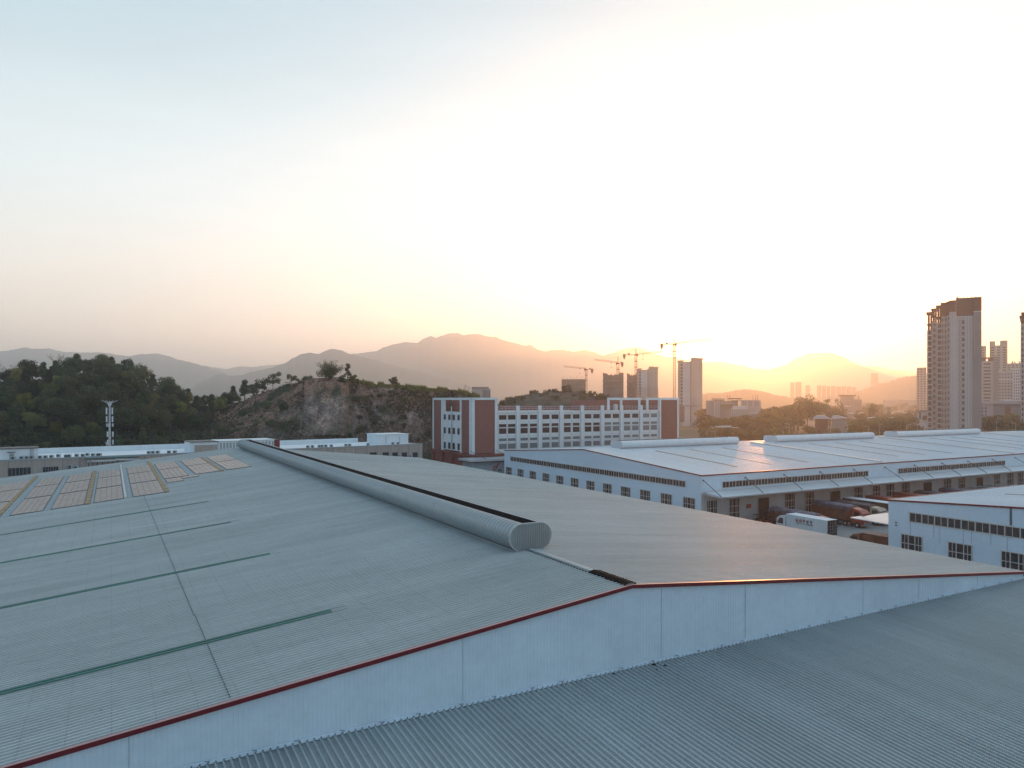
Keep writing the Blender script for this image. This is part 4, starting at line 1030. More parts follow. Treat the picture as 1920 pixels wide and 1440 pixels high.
# ================================================================ NEAR HILL WITH THE QUARRY FACE
crest = [(-320, 705), (-100, 712), (0, 716), (70, 712), (110, 706), (150, 700), (210, 701), (240, 712), (280, 732), (320, 748), (360, 758), (400, 762), (425, 760), (450, 753), (480, 741), (510, 730), (545, 719), (575, 711), (600, 708), (640, 708), (665, 715), (690, 723), (740, 726), (800, 731), (850, 735), (880, 741), (910, 750), (935, 762), (960, 775), (1000, 790)]
dcrest = [(-320, 290), (200, 285), (330, 300), (430, 292), (480, 282), (560, 272), (640, 262), (700, 268), (830, 280), (1000, 300)]
dbase = [(-320, 172), (0, 178), (200, 192), (330, 205), (430, 218), (520, 236), (600, 246), (640, 247), (700, 256), (830, 270), (1000, 288)]
def steep(p):   # 0 = gentle wooded slope, 1 = quarry cliff
    return max(0., min(1., (p - 400) / 170))
def hill_pt(p, t, dn=True):
    Dc, Db = interp(dcrest, p), interp(dbase, p); zc = HC - (interp(crest, p) - 750) / F * Dc
    st = steep(p)
    if t <= 1:
        d = Db + (Dc - Db) * t
        g1 = t ** .85
        g2 = min(1., t * 1.02) ** .55 if st > 0 else 0
        z = zc * (g1 * (1 - st) + g2 * st)
    else:
        d = Dc + (t - 1) * 120; z = zc - (t - 1) * (14 + 10 * (1 - st))
    x, y, _ = at(p, d)
    if dn and t > .02:
        e = min(1, t * 4) * (1 if t < .95 else .35)
        n1 = noise.noise((x * .045, y * .045, z * .05)); n2 = noise.noise((x * .16, y * .16, z * .09 + 7)); n3 = noise.noise((x * .5, y * .5, z * .3 + 3))
        k = (2.2 * n1 + 1.3 * n2 + .5 * n3) * e * (.5 + .8 * st)
        dx, dy = -FW[0], -FW[1]
        # the pale slab: a flatter block standing out of the face
        if 566 < p < 652 and .15 < t < .9: k = k * .7 + 1.2 * min(1, (p - 566) / 40) + (p - 566) * .012
        elif 652 <= p < 700: k -= 1.6 * (700 - p) / 48
        x += dx * k; y += dy * k; z += (.9 * n2 + .35 * n3) * e
    return (x, y, z)
q = MB(); P0, P1, STP = -320, 985, 2.0
n = int((P1 - P0) / STP); TT = [0, .012] + [i / 62 for i in range(1, 63)] + [1.05, 1.15, 1.35, 1.7, 2.2, 3.0]
for i in range(n + 1):
    for t in TT: q.v.append(hill_pt(P0 + STP * i, t))
K = len(TT)
for i in range(n):
    for k in range(K - 1):
        a = i * K + k; q.f.append((a, a + K, a + K + 1, a + 1)); q.m.append(0)
hill = q.build('hill', mat('hill_earth_tmp', (.1, .1, .1)), smooth=False); tag(hill, kind='structure')
# rock, dry grass and scrub colours that belong to the ground itself
me = hill.data; ca = me.color_attributes.new('ground_kind', 'FLOAT_COLOR', 'POINT')
cols_ = []
def lerp3(a, b, t): return tuple(a[i] + (b[i] - a[i]) * t for i in range(3))
ROCK = (0.185, 0.13, 0.105); PINK = (0.48, 0.315, 0.235); SCRUB = (0.042, 0.05, 0.024); DRY = (0.29, 0.155, 0.105); FOREST = (0.02, 0.026, 0.015); GREYR = (0.25, 0.20, 0.18)
for i in range(n + 1):
    p = P0 + STP * i
    for ti, t in enumerate(TT):
        x, y, z = q.v[i * K + ti]
        a = noise.noise((x * .09, y * .09, z * .09)); b = noise.noise((x * .3, y * .3, z * .14 + 5)); c = noise.noise((x * .9, y * .9, z * .5))
        st = steep(p)
        base = lerp3(FOREST, ROCK, st)
        base = lerp3(base, GREYR, max(0, min(1, (b + .5 * c - .12) * 2.4)) * st * .8)
        base = lerp3(base, SCRUB, max(0, min(1, (a + .5 * b + .12) * 2.2)) * .75)
        pq = p + 16 * a + 5 * b
        if 565 < pq < 655 and p < 656 and .12 < t < .97:
            u = min((pq - 565) / 24, (655 - pq) / 8, 1, (t - .12) / (.12 + (abs(p - 608) / 90)), 1)
            base = lerp3(base, lerp3(PINK, (.15, .105, .09), max(0, min(1, b * 2 + c + .5 + .5 * a))), max(0, min(1, u * 2.2 + 1.6 * a + .9 * b + .1 * c - .45)) * .8 * min(1, u * 4))
        top = max(0, min(1, (t - .55) / .2)) if p > 400 else 0
        if 395 < p < 565: top = max(top, max(0, min(1, (t - .30 - .0) / .15)) * max(0, min(1, a * 2.5 + .8)))
        base = lerp3(base, lerp3(DRY, SCRUB, max(0, min(1, a * 2 + b))), top * (1 if p < 660 else .6))
        if p > 660 and t > .96: base = lerp3(base, (.07, .075, .03), .8)
        k = 1 + .35 * c + .2 * b
        cols_ += [base[0] * k, base[1] * k, base[2] * k, 1]
ca.data.foreach_set('color', cols_)
hm = bpy.data.materials['hill_earth_tmp']; hm.name = 'hill_earth'; nt = hm.node_tree; b = nt.nodes['Principled BSDF']; b.inputs['Roughness'].default_value = .95; b.inputs['Specular IOR Level'].default_value = .15
at_ = nt.nodes.new('ShaderNodeAttribute'); at_.attribute_name = 'ground_kind'
gg = nt.nodes.new('ShaderNodeNewGeometry'); nz = nt.nodes.new('ShaderNodeTexNoise'); nz.inputs['Scale'].default_value = 1.3; nz.inputs['Detail'].default_value = 5; nt.links.new(gg.outputs['Position'], nz.inputs['Vector'])
mr = nt.nodes.new('ShaderNodeMapRange'); mr.inputs['From Min'].default_value = .3; mr.inputs['From Max'].default_value = .7; mr.inputs['To Min'].default_value = .45; mr.inputs['To Max'].default_value = 1.55; nt.links.new(nz.outputs['Fac'], mr.inputs['Value'])
vm = nt.nodes.new('ShaderNodeVectorMath'); vm.operation = 'SCALE'; nt.links.new(at_.outputs['Color'], vm.inputs[0]); nt.links.new(mr.outputs[0], vm.inputs['Scale']); nt.links.new(vm.outputs[0], b.inputs['Base Color'])

# second small scrub hill behind the factory roof
crest2 = [(925, 768), (955, 752), (985, 741), (1010, 736), (1040, 733), (1065, 732), (1090, 737), (1120, 743), (1150, 752), (1190, 762), (1250, 775)]
def hill2_pt(p, t):
    Dc, Db = 345, 300; zc = HC - (interp(crest2, p) - 750) / F * Dc
    d = Db + (Dc - Db) * min(t, 1) + max(0, t - 1) * 80; z = zc * (min(t, 1) ** .8) - max(0, t - 1) * 12
    x, y, _ = at(p, d); e = min(1, t * 3)
    return (x, y, z + e * (.9 * noise.noise((x * .12, y * .12, 2)) + .5 * noise.noise((x * .4, y * .4, 5))))
q = MB(); n2 = 108; T2 = [i / 20 for i in range(21)] + [1.2, 1.6, 2.2]
for i in range(n2 + 1):
    for t in T2: q.v.append(hill2_pt(925 + i * 3, t))
for i in range(n2):
    for k in range(len(T2) - 1):
        a = i * len(T2) + k; q.f.append((a, a + len(T2), a + len(T2) + 1, a + 1)); q.m.append(0)
tag(q.build('hill', mat('dry_hill', (0.05, 0.046, 0.026), .95, scale=.25, col2=(0.15, 0.10, 0.07), detail=8, world=True)), kind='structure')

# ================================================================ FOLIAGE
def leaf_mat(name, c1, c2, tint):
    m = bpy.data.materials.new(name); m.use_nodes = True; nt = m.node_tree; N = nt.nodes; L = nt.links; b = N['Principled BSDF']
    b.inputs['Roughness'].default_value = .7; b.inputs['Specular IOR Level'].default_value = .25
    g = N.new('ShaderNodeTexCoord'); nz = N.new('ShaderNodeTexNoise'); nz.inputs['Scale'].default_value = .55; nz.inputs['Detail'].default_value = 4; L.new(g.outputs['Object'], nz.inputs['Vector'])
    rp = N.new('ShaderNodeValToRGB'); rp.color_ramp.elements[0].position = .36; rp.color_ramp.elements[1].position = .64
    rp.color_ramp.elements[0].color = (*c1, 1); rp.color_ramp.elements[1].color = (*c2, 1); L.new(nz.outputs['Fac'], rp.inputs['Fac'])
    oi = N.new('ShaderNodeObjectInfo'); mx = N.new('ShaderNodeMix'); mx.data_type = 'RGBA'
    pw = N.new('ShaderNodeMath'); pw.operation = 'MULTIPLY'; pw.inputs[1].default_value = .85; L.new(oi.outputs['Random'], pw.inputs[0]); L.new(pw.outputs[0], mx.inputs[0])
    L.new(rp.outputs['Color'], mx.inputs[6]); mx.inputs[7].default_value = (*tint, 1); wn = N.new('ShaderNodeTexWhiteNoise'); wn.noise_dimensions = '1D'; L.new(oi.outputs['Random'], wn.inputs['W'])
    br_ = N.new('ShaderNodeMapRange'); br_.inputs['To Min'].default_value = .85; br_.inputs['To Max'].default_value = 2.0; L.new(wn.outputs['Value'], br_.inputs['Value'])
    sc_ = N.new('ShaderNodeVectorMath'); sc_.operation = 'SCALE'; L.new(mx.outputs[2], sc_.inputs[0]); L.new(br_.outputs[0], sc_.inputs['Scale'])
    L.new(sc_.outputs[0], b.inputs['Base Color'])
    try:
        b.inputs['Transmission Weight'].default_value = 0
        tr = N.new('ShaderNodeBsdfTranslucent'); L.new(sc_.outputs[0], tr.inputs['Color']); ms = N.new('ShaderNodeMixShader'); ms.inputs[0].default_value = .35
        L.new(b.outputs[0], ms.inputs[1]); L.new(tr.outputs[0], ms.inputs[2]); L.new(ms.outputs[0], N['Material Output'].inputs['Surface'])
    except Exception: pass
    return m
LEAF = {'dark': leaf_mat('dark_leaf', (0.024, 0.042, 0.022), (0.070, 0.092, 0.044), (0.085, 0.090, 0.040)),
        'mid': leaf_mat('mid_leaf', (0.040, 0.052, 0.025), (0.10, 0.11, 0.052), (0.12, 0.10, 0.045)),
        'yellow': leaf_mat('yellow_green_leaf', (0.08, 0.10, 0.025), (0.19, 0.19, 0.05), (0.16, 0.13, 0.04)),
        'rust': leaf_mat('autumn_leaf', (0.07, 0.05, 0.022), (0.17, 0.115, 0.04), (0.16, 0.09, 0.035)),
        'olive': leaf_mat('olive_leaf', (0.05, 0.055, 0.022), (0.12, 0.115, 0.04), (0.13, 0.10, 0.035)),
        'dry': leaf_mat('dry_scrub', (0.05, 0.045, 0.025), (0.12, 0.095, 0.06), (0.10, 0.06, 0.045))}
BARK = mat('bark', (0.10, 0.08, 0.065), .9, var=.3, scale=2)
def leaves(mb, c, r, n, s, rng, flat=1.0):
    for _ in range(n):
        while True:
            d = Vector((rng.uniform(-1, 1), rng.uniform(-1, 1), rng.uniform(-1, 1)))
            if .05 < d.length < 1: break
        rr = d.length ** .4; d = d.normalized()
        p = Vector(c) + Vector((d.x * r * rr, d.y * r * rr, d.z * r * rr * flat))
        nn = (d + Vector((rng.uniform(-.8, .8), rng.uniform(-.8, .8), rng.uniform(-.5, .9)))).normalized()
        u = nn.cross(Vector((rng.uniform(-1, 1), rng.uniform(-1, 1), rng.uniform(-1, 1)))).normalized(); w = nn.cross(u)
        k = s * rng.uniform(.6, 1.35)
        mb.face([tuple(p - u * k), tuple(p - w * k * .55), tuple(p + u * k), tuple(p + w * k * .55)])
def make_tree(kind, name, label, cat, seed, H=8, W=3.2, leaf='dark', nl=1500, s=.30, clumps=16):
    rng = random.Random(seed); t = thing(name, label, cat)
    tr = MB(); th = H * (.38 if kind != 'shrub' else .12)
    tr.tube([(0, 0, -.6), (rng.uniform(-.1, .1), rng.uniform(-.1, .1), th), (rng.uniform(-.3, .3), rng.uniform(-.3, .3), H * .8)], [H * .028, H * .02, H * .006], 6)
    cr = MB(); cs = []
    for i in range(clumps):
        a = rng.uniform(0, 6.283); f = sqrt(rng.random())
        if kind == 'broad':
            z = H * rng.uniform(.42, .92); rad = W * sqrt(max(.05, 1 - ((z / H - .6) / .42) ** 2)) * .78; cs.append((cos(a) * rad * f, sin(a) * rad * f, z, W * rng.uniform(.26, .46)))
        elif kind == 'tall':
            z = H * rng.uniform(.3, .95); rad = W * .62 * (1.15 - z / H) * 1.3; cs.append((cos(a) * rad * f, sin(a) * rad * f, z, W * rng.uniform(.2, .34)))
        elif kind == 'pine':
            z = H * (.35 + .6 * i / clumps); rad = W * (1.05 - z / H) * 1.2 + .3; cs.append((cos(a) * rad, sin(a) * rad, z, W * rng.uniform(.2, .3)))
        elif kind == 'open':
            z = H * rng.uniform(.45, .95); rad = W * .95; f = rng.uniform(.35, 1); cs.append((cos(a) * rad * f, sin(a) * rad * f, z, W * rng.uniform(.16, .27)))
        else:
            z = H * rng.uniform(.2, .75); cs.append((cos(a) * W * .75 * f, sin(a) * W * .75 * f, z, W * rng.uniform(.28, .45)))
    for (x, y, z, r) in cs:
        leaves(cr, (x, y, z), r, int(nl / clumps), s, rng, .8)
        tr.tube([(0, 0, min(th, z * .8)), (x * .5, y * .5, (min(th, z * .8) + z) / 2 + .1), (x, y, z)], [H * .011, H * .008, H * .003], 4, cap=False)
    tr.build('trunk', BARK, t); cr.build('crown', LEAF[leaf], t)
    return t
def make_bare(name, label, cat, seed, H=7, col=None):
    rng = random.Random(seed); t = thing(name, label, cat); q = MB()
    def br(p, d, l, r, lev):
        e = p + d * l; q.tube([tuple(p), tuple(e)], [r, r * .6], 4, cap=False)
        if lev == 0: return
        for _ in range(3 if lev > 1 else 4):
            nd = (d + Vector((rng.uniform(-.8, .8), rng.uniform(-.8, .8), rng.uniform(-.15, .5)))).normalized(); br(e - d * l * rng.uniform(0, .35), nd, l * rng.uniform(.55, .8), r * .55, lev - 1)
    br(Vector((0, 0, -.5)), Vector((0, 0, 1)), H * .38, H * .02, 4)
    q.build('branches', col or mat('bare_twigs', (0.16, 0.12, 0.11), .9), t); return t
def make_grassy(name, label, cat, seed, leaf, H=2.2, W=2.0, n=260):
    rng = random.Random(seed); t = thing(name, label, cat); q = MB()
    for _ in range(n):
        a = rng.uniform(0, 6.28); r = W * .5 * sqrt(rng.random()); x, y = r * cos(a), r * sin(a); h = H * rng.uniform(.5, 1.05); lx, ly = rng.uniform(-.35, .35) * H, rng.uniform(-.35, .35) * H; w = .07
        q.face([(x - w, y, 0), (x + w, y, 0), (x + lx * .4 + w, y + ly * .4, h * .7), (x + lx, y + ly, h)])
    q.build('blades', LEAF[leaf], t); return t
HID = (0, -3, 0)
protos = {}
specs = {
 'b1': ('broad', 'tree', 'dense dark evergreen tree in the wood on the left hill', 'tree', 11, 9, 4.0, 'dark', 5200, .25, 40),
 'b2': ('broad', 'tree', 'dull green round crowned tree in the wood on the left hill', 'tree', 12, 8, 3.8, 'mid', 4600, .24, 36),
 'b3': ('broad', 'tree', 'yellow green bushy tree in the wood on the left hill', 'tree', 13, 7.5, 3.4, 'yellow', 4000, .23, 32),
 't1': ('tall', 'tree', 'slender dark tree in the wood on the left hill', 'tree', 14, 9.5, 3.3, 'dark', 3600, .24, 36),
 'p1': ('pine', 'pine_tree', 'loose layered pine in the wood on the left hill', 'tree', 15, 9, 3.2, 'dark', 2400, .24, 30),
 's1': ('shrub', 'shrub', 'dark green shrub clinging to the quarry face', 'shrub', 16, 3.0, 2.0, 'dark', 900, .22, 10),
 's2': ('shrub', 'shrub', 'dull olive shrub clinging to the quarry face', 'shrub', 17, 2.4, 1.9, 'mid', 800, .20, 9),
 's3': ('shrub', 'shrub', 'dry brownish bush on the quarry slope', 'shrub', 18, 2.0, 1.8, 'dry', 700, .18, 9)}
first = {}
GRP = {}
def plant(key, loc, rz, sc, label=None, group=None):
    if key not in first:
        k_, nm, lab, cat, seed, H, W, lf, nl, s, cl = specs[key]
        o = make_tree(k_, nm, lab, cat, seed, H, W, lf, nl, s, cl); first[key] = (o, lab, group); KIDS[o.name] = kids(o)
    else: o = copy_tree(first[key][0])
    o.location = loc; o.rotation_euler = (0, 0, rz); o.scale = (sc * R.uniform(.9, 1.12), sc * R.uniform(.9, 1.12), sc)
    o['label'] = label or first[key][1]
    if group: o['group'] = group
    return o
rw = random.Random(21)
# the wood on the left hill: stratified over the slope, bigger on the skyline
cnt = 0
for row, (t, step, sc) in enumerate(((1.02, 21, .95), (.93, 23, 1.0), (.82, 23, 1.0), (.70, 25, 1.0), (.58, 27, .98), (.47, 30, .92), (.36, 34, .85), (.25, 40, .7))):
    p = -70 + (row % 2) * 11
    while p < 470 - row * 22:
        pp = p + rw.uniform(-7, 7); tt = t + rw.uniform(-.04, .04)
        x, y, z = hill_pt(pp, tt, False)
        key = rw.choice(['b1', 'b1', 'b1', 'b2', 'b2', 'b3', 't1', 't1', 'p1'])
        s_ = sc * rw.uniform(.72, 1.15) * (.92 if pp < 120 else 1) * (.78 if pp > 330 else 1)
        if row == 0:
            if pp < 130: s_ *= .82
            key = rw.choice(['b1', 'b2', 'p1', 't1', 't1']); s_ *= rw.uniform(.75, 1.25)
        plant(key, (x, y, z - .5), rw.uniform(0, 6.28), s_, group='trees of the wooded hill'); cnt += 1
        p += step
for pxv, t, k in ((1, 1.0, .85), (35, 1.0, .8), (105, .99, 1.15), (22, 1.02, .7)):
    x, y, z = hill_pt(pxv, t, False)
    b = make_bare('bare_tree', {1: 'leafless pinkish tree at the very left end of the skyline', 35: 'leafless twiggy tree on the skyline near the left edge', 105: 'tall leafless tree standing out above the wooded skyline', 22: 'small leafless tree between two others at the left'}[pxv], 'tree', pxv + 3, 8.5 * k); b.location = (x, y, z + 2.0)
# skyline trees along the brown slope and on the cliff top
def solo(kind, nm, lab, seed, H, W, lf, nl, s, cl, pxv, t, rz=0):
    o = make_tree(kind, nm, lab, 'tree' if 'shrub' not in nm and 'bush' not in nm else 'bush', seed, H, W, lf, nl, s, cl); x, y, z = hill_pt(pxv, t, False); o.location = (x, y, z - .3); o.rotation_euler = (0, 0, rz); return o
solo('open', 'tree', 'open crowned dark tree on the slope skyline, with sky showing through', 31, 7.2, 3.6, 'dark', 1500, .25, 22, 512, 1.02)
solo('broad', 'tree', 'dark tree just left of the open crowned one on the slope skyline', 32, 6.6, 2.9, 'dark', 1500, .25, 16, 492, 1.03)
solo('broad', 'tree', 'small dark tree lowest on the slope skyline', 36, 5.5, 2.6, 'dark', 1300, .24, 14, 474, 1.03)
solo('open', 'tree', 'small spreading dark tree alone on the slope skyline', 33, 4.2, 2.7, 'dark', 1100, .22, 14, 546, 1.03)
solo('shrub', 'bush', 'low dark bush on the crest left of the big bamboo clump', 34, 1.9, 2.3, 'dark', 800, .2, 9, 577, 1.02)
solo('tall', 'tree', 'narrow olive tree standing right of the big bamboo clump', 35, 6.6, 1.9, 'mid', 1400, .2, 22, 652, .98)
solo('shrub', 'bush', 'yellow green bush at the foot of the narrow olive tree', 37, 3.4, 1.6, 'yellow', 700, .2, 10, 661, .97)
solo('broad', 'tree', 'small dark tree rising above the grass on the cliff top', 38, 4.2, 1.9, 'mid', 1100, .2, 12, 738, .98)
solo('shrub', 'bush', 'dark bush hanging at the upper right corner of the pale rock slab', 39, 4.2, 2.0, 'dark', 1200, .2, 12, 641, .86)
solo('shrub', 'bush', 'small dark bush at the upper edge of the pale rock slab', 40, 2.2, 1.3, 'dark', 600, .2, 8, 619, .93)
solo('shrub', 'bush', 'bright yellow green bush low on the quarry slope, left', 41, 4.0, 1.7, 'yellow', 900, .2, 12, 529, .10)
# bamboo clump
o = thing('bamboo_clump', 'big feathery bamboo clump crowning the quarry hill', 'bamboo'); rb = random.Random(44); q = MB(); st_ = MB()
for i in range(46):
    a = rb.uniform(0, 6.28); lean = rb.uniform(.1, 1.0); Hh = rb.uniform(4.5, 7.4) * (1 - .25 * lean); pts = []
    bx, by = rb.uniform(-1.6, 1.6), rb.uniform(-1, 1)
    for k in range(6): s = k / 5; pts.append((bx + cos(a) * lean * 4.4 * s ** 1.8, by + sin(a) * lean * 4.4 * s ** 1.8, Hh * (s - .16 * s * s * lean)))
    st_.tube(pts, [.06, .05, .045, .035, .025, .012], 4, cap=False)
    for k in range(2, 6): leaves(q, pts[k], .75, 26, .17, rb, .9)
for i in range(16): leaves(q, (rb.uniform(-3.8, 3.8), rb.uniform(-1.6, 1.6), rb.uniform(.8, 3.2)), 1.2, 90, .2, rb, .8)
st_.build('culm', BARK, o); q.build('foliage', LEAF['mid'], o); x, y, z = hill_pt(617, 1.0, False); o.location = (x, y, z - .2); o.rotation_euler = (0, 0, -TH)
# tall dry plume behind the factory tower
for pxv, lab in ((872, 'pale dry plume grass standing tall above the cliff, left stem'), (879, 'pale dry plume grass standing tall above the cliff, right stem')):
    o = make_bare('plume_grass', lab, 'plant', pxv, 5.5, mat('dry_straw', (0.3, 0.24, 0.17), .9) if pxv == 872 else bpy.data.materials['dry_straw']); x, y, z = hill_pt(pxv, 1.0, False); o.location = (x, y, z - .2); o.scale = (.5, .5, 1)
# shrubs on the face and slopes
rs = random.Random(5)
for i in range(105):
    p = rs.uniform(385, 925); t = rs.uniform(.03, .95) ** .8
    if 570 < p < 650 and t > .2: continue
    if 430 < p < 560 and t > .5 and rs.random() < .75: continue
    if p > 560 and rs.random() < .25: t = rs.uniform(.02, .25)
    x, y, z = hill_pt(p, t)
    key = rs.choice(['s1', 's1', 's2', 's3', 's3', 's2'])
    plant(key, (x, y, z - .5), rs.uniform(0, 6.28), rs.uniform(.5, 1.15), group='shrubs of the quarry hill')
for i in range(60):
    p = rs.uniform(-60, 430); t = rs.uniform(.0, .3); x, y, z = hill_pt(p, t)
    plant(rs.choice(['s1', 's2', 's3', 's2']), (x, y, z - .3), rs.uniform(0, 6.28), rs.uniform(.7, 1.3), group='shrubs of the quarry hill', label={'s1': None}.get('x', 'scrubby bush at the foot of the wooded hill'))
# grass crest on the cliff top + undergrowth as stuff
q = MB(); rg = random.Random(8)
for i in range(15000):
    p = rg.uniform(655, 940); t = 1.0 + rg.uniform(-.06, .1); x, y, z = hill_pt(p, t)
    h = rg.uniform(.5, 1.5) * (1.5 if noise.noise((p * .05, 0, 0)) > 0 else .8); w = .10; a = rg.uniform(0, 6.28); lx, ly = rg.uniform(-.4, .4), rg.uniform(-.4, .4)
    q.face([(x - w * cos(a), y - w * sin(a), z - .2), (x + w * cos(a), y + w * sin(a), z - .2), (x + lx * .5 + w * .6, y + ly * .5, z + h * .7), (x + lx, y + ly, z + h)])
tag(q.build('tall_grass', LEAF['yellow']), 'tall yellow green grass along the cliff top', 'grass', kind='stuff')
q = MB()
for i in range(42000):
    p = rg.uniform(-120, 930); t = rg.uniform(0, 1.05); st = steep(p)
    x, y, z = hill_pt(p, t)
    if st > .5 and noise.noise((x * .12, y * .12, z * .1)) < -.02: continue
    if 572 < p < 652 and t > .15: continue
    if 440 < p < 560 and t > .45 and rg.random() < .6: continue
    s = rg.uniform(.25, .6); u = Vector((rg.uniform(-1, 1), rg.uniform(-1, 1), rg.uniform(-.6, .6))).normalized() * s; w = Vector((rg.uniform(-1, 1), rg.uniform(-1, 1), rg.uniform(-.2, 1))).normalized() * s * .6
    c = Vector((x, y, z + rg.uniform(0, .9)))
    q.face([tuple(c - u), tuple(c - w), tuple(c + u), tuple(c + w)])
ug = leaf_mat('undergrowth_leaf', (0.028, 0.03, 0.018), (0.075, 0.068, 0.04), (0.05, 0.05, 0.03))
for n_ in ug.node_tree.nodes:
    if n_.type == 'TEX_NOISE': n_.inputs['Scale'].default_value = .12
tag(q.build('undergrowth', ug), 'scrubby undergrowth covering the hill and quarry face', 'undergrowth', kind='stuff')
# scrub on the second hill
specs['s4'] = ('shrub', 'shrub', 'olive bush on the small hill behind the factory roof', 'shrub', 19, 3.2, 2.3, 'mid', 700, .26, 9)
for i in range(52):
    p = rs.uniform(940, 1160); t = rs.uniform(.25, 1.1) if i > 26 else rs.uniform(.9, 1.08); x, y, z = hill2_pt(p, t)
    plant('s4', (x, y, z - .5), rs.uniform(0, 6.28), rs.uniform(.5, 1.0) * (1.5 if (1050 < p < 1068 or 1115 < p < 1140) and t > .9 else 1), group='bushes on the small hill')

# ================================================================ TOWERS AND DISTANT BUILDINGS
# every block is built in a local frame: +u to the right, +v away from the viewer, turned by its own angle
class TB:
    def __init__(s, name, label, cat, px, D, rot=0.0, group=None, kind=None):
        s.o = at(px, D); s.D = D; s.ph = math.atan((px - 960) / F); s.a = -TH - s.ph + radians(rot); s.px = px
        s.t = thing(name, label, cat, s.o, group); s.t.rotation_euler = (0, 0, s.a)
    def z(s, py): return HC - (py - 750) / F * s.D
    def u(s, px): return (px - s.px) / F * s.D * cos(s.ph)
    def part(s, name, mb, m, par=None):
        o = mb.build(name, m, None); o.parent = par or s.t; return o
    def box(s, name, m, *a, par=None):
        q = MB(); q.box(*a); return s.part(name, q, m, par)
def tmat(n, c, v=.06): return mat(n, c, .8, var=v, scale=.08)
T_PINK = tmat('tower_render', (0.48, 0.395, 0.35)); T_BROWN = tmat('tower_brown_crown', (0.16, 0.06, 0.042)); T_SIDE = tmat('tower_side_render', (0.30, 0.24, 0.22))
T_LIGHT = tmat('pale_tower_render', (0.60, 0.57, 0.55)); T_TAN = tmat('tan_tower_render', (0.44, 0.37, 0.32)); T_WIN = mat('tower_window', (0.05, 0.045, 0.05), .3)
T_NET = mat('scaffold_net', (0.13, 0.115, 0.115), .9, var=.25, scale=.25, stretch=(1, 1, .3)); T_CONC = tmat('raw_concrete', (0.26, 0.23, 0.22), .15)
def copywin(T, src, first, loc, name='window'):
    o = src.copy(); COL.objects.link(o); o.parent = T.t; o.location = loc; return o
def window_col(T, u, zt_, zb_, fh, w, h, v=-.06, m=T_WIN, bud=None, rest=None):
    """one column of windows, one storey apart"""
    z = zt_ - fh; n = 0
    src = None
    while z > zb_:
        if bud[0] > 0:
            if src is None:
                q = MB(); q.box(-w / 2, w / 2, v, 0, 0, h); src = T.part('window', q, m); src.location = (u, 0, z)
            else: copywin(T, src, None, (u, 0, z))
            bud[0] -= 1
        else: rest.box(u - w / 2, u + w / 2, v, 0, z, z + h)
        z -= fh
def grooves(T, us, zb_, zt_, w=.35, v=-.12, m=None, name='rib'):
    for u in us:
        q = MB(); q.box(u - w / 2, u + w / 2, v, -.002, zb_, zt_); T.part(name, q, m or T_LIGHT)

# --- main tall residential tower, right
T = TB('apartment_tower', 'tall pinkish apartment tower with brown stepped crown, tallest building at the right', 'tower', 1792, 379)
ux = T.u; zz = T.z
b = [96]; rest = MB()
T.box('wall', T_PINK, ux(1783), ux(1838.8), 0, 16, 0, zz(594))
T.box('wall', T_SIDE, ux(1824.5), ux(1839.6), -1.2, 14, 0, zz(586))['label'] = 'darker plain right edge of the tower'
T.box('crown', T_BROWN, ux(1792.5), ux(1824.4), -.3, 15, zz(593.5), zz(559.5)); T.box('crown', T_BROWN, ux(1824.3), ux(1839.8), -1.25, 14.1, zz(585.9), zz(559.8))
T.box('wall', T_PINK, ux(1779.5), ux(1792.3), 0.6, 17, 0, zz(584)); T.box('crown', T_BROWN, ux(1779), ux(1792.4), .5, 17, zz(583.9), zz(562.5))
T.box('roof_box', T_BROWN, ux(1792.5), ux(1797.5), 0, 4, zz(559.4), zz(557.4))
# the receding left part, turned away: steps back bay by bay with brown loggias
steps = [(1776, 1781, 2.5, 589, 563.5), (1765, 1776, 5, 590, 564), (1756, 1765, 9, 601, 567), (1747, 1756, 13, 596, 571), (1737.5, 1747, 17, 611, 576)]
for i, (a, c, v, ytop, ycr) in enumerate(steps):
    k = (T.D + v) / T.D
    A, C_ = ux(a) * k + (T.px - 960) / F * 0, ux(c) * k
    sh = (T.px - 960) / F * 0
    off = 0
    T.box('wall', T_PINK if i % 2 == 0 else T_TAN, A - v * .62 + v * .62, C_ + .02, v, v + 12, 0, zz(ytop))
    # crown storey: slabs and posts with sky gaps
    T.box('crown_slab', T_BROWN, A - .4, C_ + .4, v - .6, v + 9, zz(ycr) - .9, zz(ycr))
    if i > 1:
        T.box('crown', T_BROWN, A + .3, A + 1.2, v - .2, v + 8, zz(ytop), zz(ycr) - .9)
        T.box('crown', T_BROWN, C_ - .8, C_, v, v + 8, zz(ytop), zz(ycr) - .9)
        T.box('crown_slab', T_BROWN, A, C_, v - .3, v + 8, zz(ytop) + 2.6, zz(ytop) + 3.4)
    else: T.box('crown', T_BROWN, A, C_, v + .1, v + 9, zz(ytop), zz(ycr) - .9)
fh = 3.02
for k in range(26):
    z = zz(594) - 1.2 - fh * (k + .85)
    if z < 2: break
    q = MB(); f0 = ux(1798.5); f1 = ux(1808)
    q.box(f0 - .12, f0, -.12, -.01, z - .15, z + 1.75); q.box(f1, f1 + .12, -.12, -.01, z - .15, z + 1.75); q.box(f0, f1, -.12, -.01, z - .15, z); q.box(f0, f1, -.12, -.01, z + 1.6, z + 1.75); q.box((f0+f1)/2 + .1, (f0+f1)/2 + 1.0, -.13, -.01, z + (.3 if k % 3 else .0), z + 1.4)
    T.part('window', q, T_WIN); b[0] -= 1
